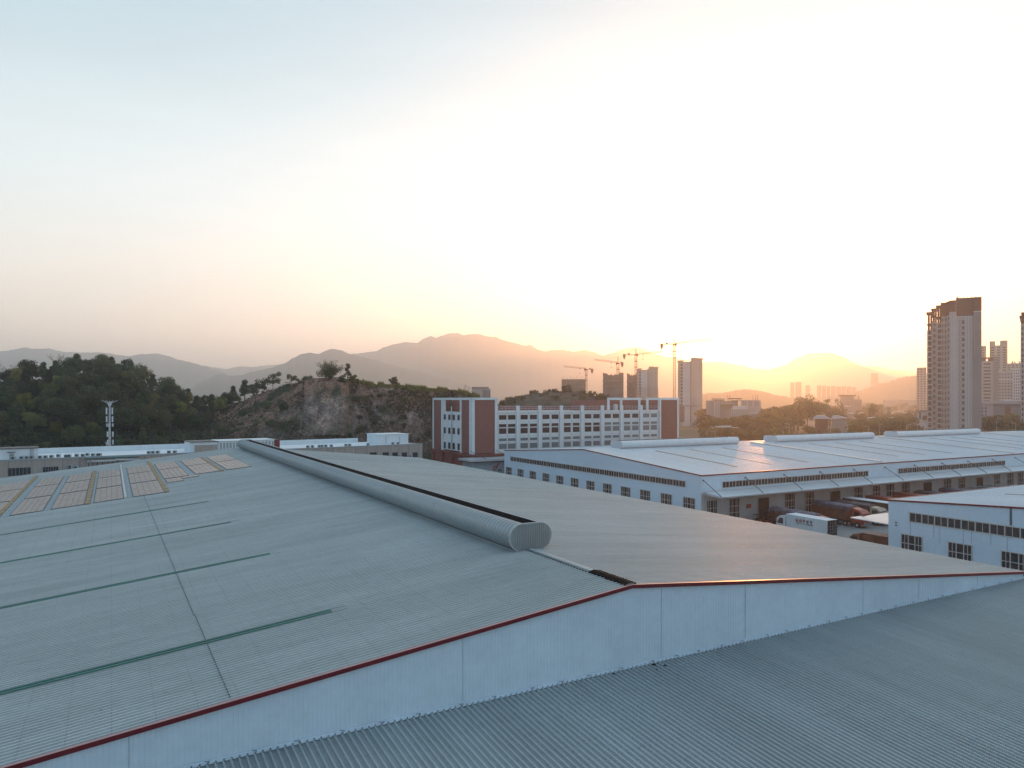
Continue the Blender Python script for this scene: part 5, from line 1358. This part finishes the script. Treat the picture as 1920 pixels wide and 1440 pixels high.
for i, (a, c, v, ytop, ycr) in enumerate(steps):
    k = (T.D + v) / T.D; A, C_ = ux(a) * k, ux(c) * k
    mid = (A + C_) / 2; w = (C_ - A)
    for j in range(25):
        z = zz(ytop) - fh * (j + .9)
        if z < 2: break
        tgt = rest
        if i in (2, 4, 1) and b[0] > 0: tgt = None
        q = tgt or MB()
        if i in (2, 4): q.box(A + w * .25, C_ - w * .12, v - .05, v - .005, z, z + 2.1)
        elif i == 1: q.box(A + .15, A + .75, v - .05, v - .005, z, z + 1.5); q.box(C_ - 1.0, C_ - .5, v - .05, v - .005, z, z + 1.5)
        else: q.box(A + w * .3, C_ - w * .3, v - .05, v - .005, z, z + 1.6)
        if tgt is None: T.part('window', q, T_WIN); b[0] -= 1
        if i in (2, 4):
            if j % 1 == 0: rest_b = T.__dict__.setdefault('bal', MB()); (rest_b.box(0,0,0,0,0,0) if False else None, rest_b.box(A + .2, C_, v - 1.0, v - .06, z - .75, z - .25))
tag(T.part('window', rest, T_WIN), kind='stuff'); T.part('balcony_rails', T.bal, T_LIGHT)
grooves(T, [ux(x) for x in (1794.5, 1811, 1816.5, 1821.5)], 0, zz(594.4), .3, -.15, T_LIGHT)
grooves(T, [ux(x) for x in (1783.5, 1787.5, 1791)], 0, zz(585), .25, .45, T_LIGHT)
T.box('cornice', T_LIGHT, ux(1792.6), ux(1824.4), -.25, 0, zz(595), zz(593.6)); T.box('cornice', T_LIGHT, ux(1824.4), ux(1839.7), -1.4, -1.21, zz(587), zz(585.6))
q = MB()
for x, h in ((1800, 1.4), (1806.5, 1.2), (1813, .8), (1821, 1.2), (1829, 1.0)): q.tube([(ux(x), 3, zz(559.4)), (ux(x), 3, zz(559.4) + h)], .12, 4)
T.part('roof_mast', q, T_BROWN)
# --- sliver of the neighbour at the right edge
T = TB('apartment_tower', 'dark edge of an apartment tower cut off by the right border', 'tower', 1928, 400)
T.box('wall', T_PINK, T.u(1913.5), T.u(1990), 0, 15, 0, T.z(606)); T.box('crown', T_BROWN, T.u(1914), T.u(1990), .3, 14, T.z(606), T.z(596))
for y0, y1, x in ((597, 599.5, 1912.5), (591, 593, 1911), (585, 587, 1914.5)): T.box('crown_slab', T_BROWN, T.u(x), T.u(1990), -.8, 14, T.z(y1), T.z(y0))
T.box('crown', T_BROWN, T.u(1917.5), T.u(1988), 1, 13, T.z(596), T.z(586))
for k in range(22):
    z = T.z(610) - 3.0 * k - 2.4
    T.box('window', T_WIN, T.u(1916), T.u(1918.6), -.06, 0, z, z + 1.7)
# --- pale unfinished tower right of the tallest crane
def pale_tower(label, D, x0, xm, x1, yl, yr, ybase, net, low):
    T = TB('apartment_tower', label, 'tower', (x0 + x1) / 2, D); ux, zz = T.u, T.z; z0 = 0
    W = x1 - x0
    xs = [x0, x0 + W * .20, x0 + W * .50, xm, x1]
    T.box('wall', T_TAN, ux(xs[0]), ux(xs[1]), .8, 14, z0, zz(yl)); T.box('wall', T_LIGHT, ux(xs[1]), ux(xs[2]), 0, 13, z0, zz(yl + 1.5))
    T.box('wall', T_TAN, ux(xs[2]), ux(xs[3]), 1.4, 14, z0, zz(yl + .5)); T.box('wall', T_PINK, ux(xs[3]), ux(xs[4]), -.6, 15, z0, zz(yr + 1))
    for a, c, y, v in ((xs[0] - 1.2, xs[1] + .5, yl, .2), (xs[1] - .8, xs[2] + .8, yl + 2.5, -.5), (xs[2], xs[3], yl + .5, .6), (xs[3] - .6, xs[4] + 1.3, yr + 1, -1.4)):
        T.box('roof_slab', T_TAN, ux(a), ux(c), v, 14.5, zz(y) - .5, zz(y) + .45)
    T.box('roof_house', T_TAN, ux(xs[3]), ux(xs[3] + W * .22), 2, 9, zz(yr + 1) + .45, zz(yr - 1)); T.box('roof_house', T_TAN, ux(xs[0] + 2), ux(xs[1] + 2), 4, 9, zz(yl) + .45, zz(yl - 2))
    b = [100]; rest = MB()
    for (xx, w, v) in ((x0 + W * .155, 1.6, .8), (x0 + W * .625, 1.3, -.6 + 1.95)):
        for k in range(22):
            z = zz(yl + 5) - 3.06 * k - 1.6
            if z < 3: break
            T.box('window', T_WIN, ux(xx) - w / 2, ux(xx) + w / 2, v - .06, v - .002, z, z + 1.5)
    for k in range(22):
        z = zz(yr + 5) - 3.06 * k - 1.6
        if z < 3: break
        T.box('window', T_LIGHT, ux(x0 + W * .80) - .35, ux(x0 + W * .80) + .35, -.68, -.602, z, z + .8)
    if low:
        T.box('floor_band', T_CONC, ux(x0), ux(x1) + .1, -.9, -.61, zz(low + .6), zz(low - .6))
        for a, c in ((xs[0] + 4, xs[1] + 3), (xs[2], xs[3])): T.box('brick_infill', mat('raw_brick', (.22, .12, .1), .9, var=.1, scale=.3) if not bpy.data.materials.get('raw_brick') else bpy.data.materials['raw_brick'], ux(a), ux(c), -.3, -.02, 4, zz(low + .7))
    if net:
        q = MB(); zt_ = zz(net)
        for k in range(15):
            u = ux(x0 - .5) + (ux(x1 + .8) - ux(x0 - .5)) * k / 14; q.bar((u, -1.5, 0), (u, -1.5, zt_), .16)
        zz_ = 3
        while zz_ < zt_: q.bar((ux(x0 - .5), -1.5, zz_), (ux(x1 + .8), -1.5, zz_), .14); zz_ += 2.0
        T.part('scaffolding', q, T_CONC)
    return T
pale_tower('pale apartment tower standing free, directly right of the tallest tower crane', 662, 1271, 1296, 1317, 677, 671.5, 799, None, 761)
pale_tower('pale blue white apartment tower with scaffolding round its lower half', 720, 1194, 1217, 1233.5, 692, 688, 799, 726, None)
def netted(label, D, x0, x1, y, rods, lean=0):
    T = TB('unfinished_tower', label, 'building', (x0 + x1) / 2, D, group=None); ux, zz = T.u, T.z; n = 5; w = (x1 - x0) / n
    for i in range(n):
        a = x0 + i * w; v = (0, .9, .2, 1.1, .3)[i]; yy = y + (0, 3.2, 3.6, 2.5, -1.2)[i] * (0 if rods else 1)
        T.box('netted_bay', T_NET, ux(a), ux(a + w) + .05, v, 15, 0, zz(yy))
    if rods:
        q = MB()
        for i in range(12): u = ux(x0 + 1) + (ux(x1 - 1) - ux(x0 + 1)) * i / 11 + R.uniform(-.5, .5); q.tube([(u, 3, zz(y)), (u, 3, zz(y) + R.uniform(1.5, 4.2))], .12, 4)
        T.part('rebar', q, T_CONC)
    else:
        for i in range(6):
            u = ux(x0 + 1) + (ux(x1 - 1) - ux(x0 + 1)) * i / 5; T.box('core_wall', T_CONC, u - .7, u + .7, 4, 6, zz(y + 4), zz(y + (1 if i not in (0, 5) else -1.5)))
    q = MB(); 
    for z in (zz(y + 14), zz(y + 24)): q.box(ux(x0) - .8, ux(x1) + .4, -.5, 15.5, z, z + .3)
    T.part('safety_deck', q, T_CONC)
netted('netted unfinished building with rebar on top, under the leftmost crane', 800, 1053, 1098, 711, True)
netted('netted unfinished tower with raised corners, under the second crane', 740, 1130.5, 1169, 700, False)
netted('narrow netted unfinished tower, left of the pale blue tower', 770, 1175.5, 1197, 701, False)
# block behind the quarry
T = TB('apartment_block', 'grey apartment block top showing above the quarry, behind the factory building', 'building', 902, 620)
T.box('wall', T_TAN, T.u(885), T.u(920), 0, 14, 0, T.z(729)); T.box('crown', T_CONC, T.u(884.5), T.u(916.5), -.3, 13, T.z(729), T.z(725.5))
for i in range(6):
    q = MB(); q.box(T.u(905 + i * 2.4), T.u(906.3 + i * 2.4), -.05, -.005, T.z(752), T.z(731.5)); T.part('window', q, T_WIN)
# towers right of and behind the main one
def block(name, label, D, x0, x1, y, m=T_TAN, cols=3, crown=None, wm=T_WIN, n=20, cat='tower', depth=14, fh=3.0, group=None):
    T = TB(name, label, cat, (x0 + x1) / 2, D, group=group); T.box('wall', m, T.u(x0), T.u(x1), 0, depth, 0, T.z(y))
    if crown: T.box('crown', crown[0], T.u(x0) - .3, T.u(x1) + .3, -.3, depth + .3, T.z(y) + .003, T.z(y) + crown[1])
    W = T.u(x1) - T.u(x0); c = 0
    for k in range(cols):
        for j in range(n):
            z = T.z(y) - 1.6 - fh * (j + .6)
            if z < 6 or c >= 96: break
            u = T.u(x0) + W * (k + .5) / cols; T.box('window', wm, u - W / cols * .26, u + W / cols * .26, -.06, -.004, z, z + fh * .5); c += 1
    return T
block('apartment_tower', 'far narrow apartment tower just left of the tall brown crowned tower', 900, 1718.5, 1737, 689, T_TAN, 3)
T = block('apartment_tower', 'tan tower with notched top, behind the right flank of the tall tower', 860, 1856, 1889, 647.5, T_TAN, 3, n=22)
T.box('tower_top', T_TAN, T.u(1856), T.u(1866), 0, 13, T.z(647.5), T.z(639.3)); T.box('tower_top', T_TAN, T.u(1875), T.u(1889), 0, 13, T.z(647.5), T.z(638.8)); T.box('tower_top', T_BROWN, T.u(1855.5), T.u(1858), -.2, 13, 0, T.z(639.5))
block('apartment_tower', 'strip of tan tower right beside the tall tower, shorter than the notched one', 900, 1836, 1849, 648.5, T_TAN, 1)
T = block('apartment_tower', 'light apartment tower with brown open frame roof, below the notched tower', 640, 1838, 1863, 677, T_PINK, 1, n=16)
T.box('wall', T_SIDE, T.u(1863), T.u(1872.5), -1, 13, 0, T.z(669)); T.box('roof_frame', T_BROWN, T.u(1838), T.u(1872), -.6, 1, T.z(673), T.z(670)); T.box('roof_frame', T_BROWN, T.u(1852), T.u(1864), 0, 10, T.z(677), T.z(673.2)); T.box('roof_frame', T_BROWN, T.u(1838), T.u(1848), 0, 10, T.z(677), T.z(673.2))
T = block('apartment_tower', 'pinkish classical apartment tower above the left part of the civic building', 720, 1872, 1899, 697, T_PINK, 5, n=18); T.box('cornice', T_LIGHT, T.u(1872), T.u(1899), -.5, 0, T.z(713), T.z(711))
T.box('tower_top', T_LIGHT, T.u(1872), T.u(1878), -.3, 4, T.z(697), T.z(694))
T = block('apartment_tower', 'apartment tower with many window columns, next to the right border tower', 760, 1896, 1916, 690, T_LIGHT, 5, n=18)
T = block('apartment_tower', 'far tower with small turrets on its roof, highest behind the classical one', 950, 1888, 1918, 681, T_TAN, 4, n=14)
for x in (1897, 1901.5, 1910): T.box('turret', T_TAN, T.u(x), T.u(x + 2.6), 1, 4, T.z(681), T.z(675.5 + (x % 3)))
# civic building
T = TB('civic_building', 'long low purplish civic building with window grid, right of the tall tower', 'building', 1880, 545)
ux, zz = T.u, T.z
PUR = tmat('mauve_stone', (0.40, 0.35, 0.36))
T.box('wall', PUR, ux(1836), ux(1975), 0, 30, 0, zz(757)); T.box('parapet', PUR, ux(1834), ux(1977), -1.2, 30, zz(757.5), zz(752.5)); T.box('roof_house', T_LIGHT, ux(1882), ux(1897), 6, 16, zz(752.5), zz(748.5))
T.box('recess', mat('recess_glass', (0.13, 0.11, 0.12), .4), ux(1862), ux(1975), -.3, -.01, zz(790), zz(758)); T.box('entrance_bay', T_BROWN, ux(1885.5), ux(1895), -.6, -.31, zz(790), zz(764))
grooves(T, [ux(1863 + i * 2.7) for i in range(20) if not 8 <= i <= 11], zz(790), zz(761), .3, -.6, PUR, 'mullion')
for i in range(5): T.box('floor_band', PUR, ux(1863), ux(1974), -.55, -.32, zz(766 + i * 5), zz(765.5 + i * 5))
for x in (1841.5, 1848.3):
    for y in (765.5, 772, 779): T.box('window', T_WIN, ux(x) - .5, ux(x) + .5, -.06, -.004, zz(y + 2), zz(y - 2))
# small white building left of the tower
T = TB('small_building', 'small white building with dark eave at the left foot of the tall tower', 'building', 1728, 480)
T.box('wall', T_LIGHT, T.u(1719.5), T.u(1745), 0, 10, 0, T.z(771)); T.box('eave', T_BROWN, T.u(1717), T.u(1746), -1, 10, T.z(771), T.z(769.5)); T.box('window', T_WIN, T.u(1723.5), T.u(1727), -.06, -.004, T.z(785), T.z(774)); T.box('wing', T_BROWN, T.u(1730), T.u(1742), -1.2, -.01, T.z(787), T.z(779))
# hazy far buildings
def plain(name, label, D, x0, x1, y, m, taper=0, cat='tower', group=None, roof=None, depth=20):
    T = TB(name, label, cat, (x0 + x1) / 2, D, group=group); q = MB(); a, c = T.u(x0), T.u(x1)
    q.v += [(a, 0, 0), (c, 0, 0), (c, depth, 0), (a, depth, 0)] + [(a + taper, 0, T.z(y)), (c - taper, 0, T.z(y)), (c - taper, depth, T.z(y)), (a + taper, depth, T.z(y))]
    for f_ in ((0,3,2,1),(4,5,6,7),(0,1,5,4),(1,2,6,5),(2,3,7,6),(3,0,4,7)): q.f.append(f_); q.m.append(0)
    T.part('wall', q, m)
    T.box('roof', roof or m, a + taper + .5, c - taper - .5, .5, depth - .5, T.z(y) + .01, T.z(y) + 2.0 * D / 2500)
    for k in range(3): T.box('facade_rib', T_CONC, a + (c - a) * (k + .7) / 3.4, a + (c - a) * (k + .95) / 3.4, -.8, -.02 , 0, T.z(y) - 4 * D / 2500) if taper == 0 else None
    return T
FARM = tmat('far_tower', (0.30, 0.25, 0.22))
plain('distant_tower', 'faint slim tower left of a pair, in the orange haze under the sun', 2300, 1482, 1489.3, 718, FARM)
plain('distant_tower', 'faint wider tower right of a pair, in the orange haze under the sun', 2300, 1491, 1502.7, 717, FARM)
plain('distant_tower', 'faint lower tower standing alone right of the hazy pair', 2300, 1510.5, 1519, 723, FARM)
for i, (a, c, y) in enumerate(((1532, 1540, 723.5), (1541, 1549, 724), (1550, 1557, 725), (1558, 1567, 724.5), (1568, 1577, 726), (1578, 1586, 725.5), (1587, 1596, 726), (1597, 1605, 727))):
    plain('distant_tower', 'hazy tower in the long row before the far right hill', 2250, a, c, y, FARM, group='row of hazy towers')
plain('tapered_tower', 'hazy tapered tower standing above the right ridge', 2450, 1631.5, 1648, 701, FARM, taper=3.2)
T = plain('distant_building', 'hazy square building with overhanging roof among the trees', 1100, 1575.5, 1601.5, 743, FARM, cat='building'); T.box('eave', T_BROWN, T.u(1572.5), T.u(1605), -2, 22, T.z(743), T.z(740.5))
plain('distant_building', 'low hazy wing right of the square overhanging roof building', 1120, 1600, 1616, 750, FARM, cat='building')
T = TB('chimney', 'thin hazy chimney beside the square building', 'chimney', 1610, 1090); q = MB(); q.tube([(0, 0, 0), (0, 0, T.z(741.5))], [1.1, .7], 8); T.part('shaft', q, T_CONC)
for i, (a, c, y, D, l) in enumerate(((1578, 1598, 760.8, 900, 'bright narrow roof left of centre'), (1587, 1601, 773.5, 700, 'small bright roof lower left'), (1608, 1622, 773.5, 700, 'small bright roof beside it'), (1655, 1682, 749.5, 1500, 'long pale factory roof at the ridge foot, left'), (1684, 1722, 749, 1500, 'long pale factory roof at the ridge foot, right'), (1655, 1664, 762, 900, 'tiny pale roof among trees'), (1626, 1650, 782, 560, 'pale strip roof behind the dark belt of trees'), (1660, 1690, 783, 560, 'second pale strip roof behind the dark tree belt'), (1697, 1704, 772, 700, 'tiny bright roof near the small white building'))):
    T = TB('distant_shed', l + ', in the hazy plain', 'shed', (a + c) / 2, D); T.box('wall', FARM, T.u(a) + .3, T.u(c) - .3, .3, 9, 0, T.z(y) - .8); q = MB(); q.prism([(T.u(a), T.z(y) - .8), (T.u((a+c)/2), T.z(y)), (T.u(c), T.z(y) - .8)], 'y', 0, 10); T.part('roof', q, MT['white_clean'])
# the terrace building left of the sun
def lowb(label, D, parts, cat='building', name='office_building'):
    x = (parts[0][0] + parts[-1][1]) / 2; T = TB(name, label, cat, x, D)
    for (a, c, y0, y1, v, m, nm) in parts: T.box(nm, m, T.u(a), T.u(c), v, v + 12, max(0, T.z(y1)), T.z(y0))
    return T
T = lowb('stepped pale building with flat roofs and columns, in the trees right of the pale tower', 560, [(1322, 1337, 751, 800, 14, T_TAN, 'wall'), (1337, 1358, 749.5, 800, 10, T_TAN, 'wall'), (1358, 1384, 751.5, 800, 6, T_TAN, 'wall'), (1333, 1360, 747, 749, 8, T_PINK, 'roof_slab'), (1365, 1391, 746.5, 748.5, 6, T_BROWN, 'roof_slab'), (1352, 1384, 756.3, 758.3, -1, T_PINK, 'roof_slab'), (1389, 1426, 752, 800, 0, T_TAN, 'wall'), (1370, 1425, 750.2, 751.9, -.6, T_PINK, 'roof_slab')])
for x in (1338.5, 1341.5, 1345, 1348, 1390, 1401, 1412, 1424.5): T.box('column', T_LIGHT, T.u(x) - .35, T.u(x) + .35, -.8 if x > 1380 else 9.4, -.1 if x > 1380 else 9.9, 0, T.z(751.5))
for x in (1363.5, 1368, 1411.8, 1416.5, 1420.5): T.box('roof_mast', T_BROWN, T.u(x) - .12, T.u(x) + .12, 5, 5.24, T.z(751), T.z(740))
T = lowb('broad pinkish brown building with a white columned attic, in front of the stepped one', 520, [(1370, 1405, 767.5, 810, 0, T_TAN, 'wall'), (1373, 1402, 761.5, 767.4, 1, T_LIGHT, 'attic'), (1402, 1425, 763.5, 776, 4, T_PINK, 'wall'), (1405, 1440, 776, 810, 1, T_TAN, 'wall'), (1404, 1447, 774.3, 775.9, .2, T_LIGHT, 'roof_slab')])
for i in range(9): T.box('pilaster', T_LIGHT, T.u(1371 + i * 4), T.u(1371.6 + i * 4), -.25, -.01, 0, T.z(768.5))
T = lowb('low white roofed shed complex at the foot of the pale tower, left of the trees', 420, [(1330, 1340, 801, 812, 0, T_LIGHT, 'wall'), (1340, 1372, 799.5, 801.5, 2, T_LIGHT, 'roof_slab'), (1345, 1358, 804, 812, -2, T_LIGHT, 'wall'), (1342, 1371, 801.6, 812, 4, T_CONC, 'wall'), (1365, 1385, 802, 803.2, 5, T_LIGHT, 'roof_slab')])
T = lowb('long thin bright roof at the right foot of the pale tower', 600, [(1317, 1336, 780.7, 782.5, 0, MT['white_clean'], 'roof_slab'), (1318, 1335, 782.5, 790, 1, T_TAN, 'wall')])
T = TB('hip_roof_house', 'grey roofed house before the trees, left of a pair', 'house', 1541, 424); q = MB()
T.box('wall', T_BROWN, T.u(1528), T.u(1552), 1, 10, 0, T.z(786)); q.prism([(T.u(1523), T.z(786)), (T.u(1531), T.z(779.5)), (T.u(1546), T.z(779.5)), (T.u(1557), T.z(785))], 'y', 0, 11); T.part('roof', q, T_LIGHT)
T = TB('hip_roof_house', 'grey blue roofed house, right of a pair before the trees', 'house', 1573, 440); q = MB()
T.box('wall', T_TAN, T.u(1560), T.u(1586), 1, 10, 0, T.z(787)); q.prism([(T.u(1556), T.z(787)), (T.u(1562), T.z(779.5)), (T.u(1572), T.z(779.5)), (T.u(1589), T.z(784))], 'y', 0, 11); T.part('roof', q, T_LIGHT)

# ================================================================ TOWER CRANES
CY = mat('crane_yellow', (0.30, 0.13, 0.03), .5); CR = mat('crane_red', (0.22, 0.04, 0.025), .5); CD = mat('crane_counterweight', (0.10, 0.06, 0.04), .7)
def crane(label, pxm, D, jib, ctr, ytop_head, yjoin, y0, w=1.7, cx=None):
    """jib / ctr = (px, py) of the jib tip and of the counterweight end"""
    T = TB('tower_crane', label, 'crane', pxm, D, group='tower cranes of the building site'); u, z = T.u, T.z; zj = z(yjoin)
    h = w / 2
    seg = [(0, zj)]
    m_ = MB(); s_ = MB(); zc = 0; k = 0
    for sx, sy in ((-h, -h), (h, -h), (h, h), (-h, h)): m_.bar((sx, sy, 0), (sx, sy, zj), .30)
    while zc < zj - w:
        for (a, b) in (((-h, -h), (h, -h)), ((h, -h), (h, h)), ((h, h), (-h, h)), ((-h, h), (-h, -h))):
            m_.bar((a[0], a[1], zc), (b[0], b[1], zc + w * 1.25), .14); m_.bar((a[0], a[1], zc), (b[0], b[1], zc), .14)
        zc += w * 1.25
    T.part('mast', m_, CY)
    q = MB()
    for zz_ in (zj - 1.2, zj - 7, zj - 13): q.box(-h - .5, h + .5, -h - .5, h + .5, zz_, zz_ + 1.0 if zz_ > zj - 3 else zz_ + .6)
    T.part('climbing_frame', q, CR)
    jx, jz = u(jib[0]), z(jib[1]); q = MB(); n = 18; hj = 1.2
    for k in range(n):
        t0, t1 = k / n, (k + 1) / n; a = (jx * t0, zj + (jz - zj) * t0); b = (jx * t1, zj + (jz - zj) * t1)
        for y in (-.6, .6): q.bar((a[0], y, a[1]), (b[0], y, b[1]), .18); q.bar((a[0], y, a[1]), ((a[0]+b[0])/2, 0, (a[1]+b[1])/2 + hj), .1); q.bar((b[0], y, b[1]), ((a[0]+b[0])/2, 0, (a[1]+b[1])/2 + hj), .1)
        q.bar((a[0], 0, a[1] + hj), (b[0], 0, b[1] + hj), .16)
    T.part('jib', q, CY)
    cxx, cz = u(ctr[0]), z(ctr[1]); q = MB()
    for y in (-.6, .6): q.bar((0, y, zj), (cxx, y, cz), .3)
    for k in range(5): q.bar((cxx * k / 5, -.6, zj + (cz - zj) * k / 5), (cxx * (k + 1) / 5, .6, zj + (cz - zj) * (k + 1) / 5), .16)
    T.part('counter_jib', q, CR)
    q = MB(); sgn = 1 if cxx > 0 else -1; a, b = sorted((cxx - sgn * 2.6, cxx)); q.box(a, b, -1, 1, cz - 2.6, cz + .9); a, b = sorted((cxx - sgn * 2.0, cxx - sgn * .6)); q.box(a, b, -.8, .8, cz - 4.2, cz - 2.6); T.part('counterweight', q, CD)
    a, b = sorted((cxx * .62, cxx * .45)); q = MB(); q.box(a, b, -.7, .7, zj + (cz - zj) * .5 + .1, zj + (cz - zj) * .5 + 1.5); T.part('winch', q, CD)
    a, b = sorted((-sgn * .6, -sgn * 2.2)); q = MB(); q.box(a, b, -1.6, -.4, zj - 1.8, zj + .6); T.part('cab', q, CR)
    if ytop_head:
        zh = z(ytop_head); q = MB()
        for sx in (-h * .7, h * .7):
            for sy in (-h * .7, h * .7): q.bar((sx, sy, zj), (0, 0, zh), .22)
        q.bar((0, 0, zj), (0, 0, zh + .6), .16); T.part('cat_head', q, CY)
        q = MB(); 
        q.bar((0, 0, zh), (jx * .66, 0, zj + (jz - zj) * .66 + hj), .07); q.bar((0, 0, zh), (cxx * .9, 0, cz + .2), .09); T.part('tie_rod', q, CD)
    q = MB(); tx = jx * .28; tz = zj + (jz - zj) * .28; q.box(tx - .9, tx + .9, -.8, .8, tz - .5, tz - .1); q.bar((tx, 0, tz - .5), (tx, 0, tz - 5), .06); q.box(tx - .4, tx + .4, -.2, .2, tz - 5.8, tz - 5); T.part('trolley', q, CD)
    return T
crane('flat topped tower crane with the lowest jib, leftmost of four', 1099.2, 790, (1057, 687.5), (1112.3, 693), None, 692, 745, 2.0)
crane('tower crane with its jib pointing left above the second netted tower', 1158.7, 745, (1114, 674.8), (1169, 681), 669, 680.5, 700, 2.4)
crane('tower crane with head mast and jib pointing right, third from the left', 1192.3, 735, (1240, 661), (1168, 665.5), 653.5, 664.8, 700, 2.1)
crane('tallest tower crane with a long mast, beside the free standing pale tower', 1264.5, 650, (1332, 638), (1237.8, 646), 632.5, 644.8, 745, 2.0)

# ================================================================ TREES OF THE PLAIN
specs.update({
 'g1': ('broad', 'tree', 'dark tree in the park belt right of the pale tower', 'tree', 51, 10, 5.0, 'olive', 1500, .42, 16),
 'g2': ('broad', 'tree', 'olive tree in the park belt right of the pale tower', 'tree', 52, 9, 4.6, 'olive', 1400, .42, 15),
 'g3': ('open', 'tree', 'sparse tree in the hazy plain', 'tree', 53, 10, 4.4, 'olive', 900, .42, 14),
 'g4': ('shrub', 'bush', 'rusty brown bush in the belt behind the white sheds', 'bush', 54, 5.0, 3.6, 'rust', 1100, .34, 11)})
rp_ = random.Random(77)
def belt(n, p0, p1, d0, d1, keys, s0, s1, group, hmax=None, label=None):
    for i in range(n):
        p = p0 + (p1 - p0) * (i + rp_.random()) / n; d = rp_.uniform(d0, d1); x, y, _ = at(p, d)
        plant(rp_.choice(keys), (x, y, -.3), rp_.uniform(0, 6.28), rp_.uniform(s0, s1), group=group, label=label)
belt(30, 1318, 1475, 430, 480, ['g1', 'g2', 'g2'], 1.05, 1.45, 'trees of the plain')
belt(34, 1318, 1480, 365, 420, ['g2', 'g4', 'g2', 'g4'], .75, 1.1, 'trees of the plain', label='low olive or brown tree just behind the white warehouse roof')
belt(14, 1430, 1498, 500, 560, ['g1', 'g2', 'g1'], 1.45, 1.95, 'trees of the plain', label='dark tree of the tall clump left of the biggest round crown')
belt(16, 1318, 1436, 610, 680, ['g1', 'g2'], 1.4, 1.9, 'trees of the plain', label='tree behind the stepped pale building')
belt(34, 1490, 1720, 372, 410, ['g4', 'g1', 'g4', 'g4'], .85, 1.2, 'trees of the plain', label='dark reddish brown tree in the belt behind the ridge ventilators')
belt(20, 1600, 1732, 425, 470, ['g1', 'g1', 'g4'], 1.1, 1.4, 'trees of the plain', label='dark tree of the low belt left of the tall tower')
belt(30, 1545, 1737, 600, 950, ['g3', 'g2', 'g2'], .9, 1.4, 'trees of the plain', label='hazy tree scattered over the plain left of the tall tower')
belt(30, 1480, 1737, 950, 1600, ['g2', 'g1'], 1.3, 2.0, 'trees of the plain', label='faint tree far out on the hazy plain')
belt(20, 1838, 1925, 395, 470, ['g1', 'g1', 'g2'], 1.15, 1.5, 'trees of the plain', label='dark tree before the purplish civic building')
belt(5, 1874, 1912, 350, 368, ['g2'], .9, 1.1, 'trees of the plain', label='yellowish low tree at the foot of the civic building')
o = make_tree('broad', 'tree', 'biggest round dark crown against the glow, left of the grey roofed houses', 'tree', 61, 27, 12.5, 'olive', 6500, .62, 44); o.location = at(1514, 545)
o = make_tree('broad', 'tree', 'second dark round crown touching the biggest one from the left', 'tree', 64, 20, 8.5, 'dark', 3600, .55, 28); o.location = at(1497, 560)
o = make_tree('open', 'tree', 'sparse open tree right of the biggest round crown', 'tree', 62, 25, 9.5, 'mid', 1900, .5, 30); o.location = at(1556, 570)
o = make_tree('open', 'tree', 'low sparse tree leaning beside the open one', 'tree', 63, 19, 8, 'mid', 1500, .48, 24); o.location = at(1570, 580)
o = make_tree('tall', 'palm_tree', 'feathery tree standing alone in the hazy plain', 'tree', 65, 20, 9, 'mid', 1700, .5, 26); o.location = at(1637, 620)
# street lamps along the road
lp = None
for i, (pxv, py, D) in enumerate(((1468.5, 802, 352), (1479.5, 794.5, 352), (1556.5, 800.5, 352), (1588, 796, 345), (1628.5, 799, 352), (1649.5, 795, 345), (1699.5, 796, 352), (1720, 794.5, 345), (1737, 796, 352), (1868.5, 785, 345), (1904.5, 793, 352))):
    if lp is None:
        t = thing('street_lamp', '', 'street lamp', (0, 0, 0), 'street lamps along the road'); q = MB(); q.tube([(0, 0, 0), (0, 0, 12)], [.13, .08], 6); q.build('pole', MT['tray_white'], t)
        q = MB(); q.tube([(0, 0, 12), (.9, 0, 12.25), (1.9, 0, 12.3)], .06, 5); q.box(1.3, 2.2, -.16, .16, 12.22, 12.36); q.build('lamp_head', MT['tray_white'], t); lp = t; KIDS[t.name] = kids(t)
    else: t = copy_tree(lp)
    t.location = at(pxv, D); t.scale = (1, 1, (HC - (py - 750) / F * D) / 12.3); t.rotation_euler = (0, 0, -TH + (pi if i % 3 == 1 else 0))
    t['label'] = ('short street lamp, leftmost one behind the white roof', 'street lamp just left of the middle ridge ventilator', 'street lamp above the middle of the middle ventilator', 'street lamp above the right part of the middle ventilator', 'short street lamp in the gap right of the middle ventilator', 'street lamp with a side arm left of the right ventilator', 'street lamp behind the left end of the right ventilator', 'thin street lamp left of the tall tower', 'street lamp standing at the left edge of the tall tower', 'street lamp in front of the civic building, tall one', 'street lamp near the right border')[i]
q = MB(); gx = at(1333, 340)
t = thing('gantry_frame', 'thin pale goal shaped frame behind the left ridge ventilator', 'frame', gx); q = MB(); dx, dy = RT
w_ = 15 / F * 340; q.tube([(gx[0] - dx * w_/2, gx[1] - dy * w_/2, 0), (gx[0] - dx * w_/2, gx[1] - dy * w_/2, 9.6), (gx[0] + dx * w_/2, gx[1] + dy * w_/2, 9.0), (gx[0] + dx * w_/2, gx[1] + dy * w_/2, 0)], .13, 5); q.build('frame', MT['tray_white'], t)

# ================================================================ HAZE
hb = MB(); hb.box(-8500, 14500, -1300, 13000, -6, 700)
hz = bpy.data.materials.new('haze'); hz.use_nodes = True; hn = hz.node_tree; hn.nodes.remove(hn.nodes['Principled BSDF'])
pv = hn.nodes.new('ShaderNodeVolumePrincipled'); pv.inputs['Density'].default_value = 2.4e-4
pv.inputs['Color'].default_value = (0.93, 0.965, 1.0, 1); pv.inputs['Anisotropy'].default_value = 0.78
hn.links.new(pv.outputs[0], hn.nodes['Material Output'].inputs['Volume'])
tag(hb.build('haze', hz), kind='stuff')
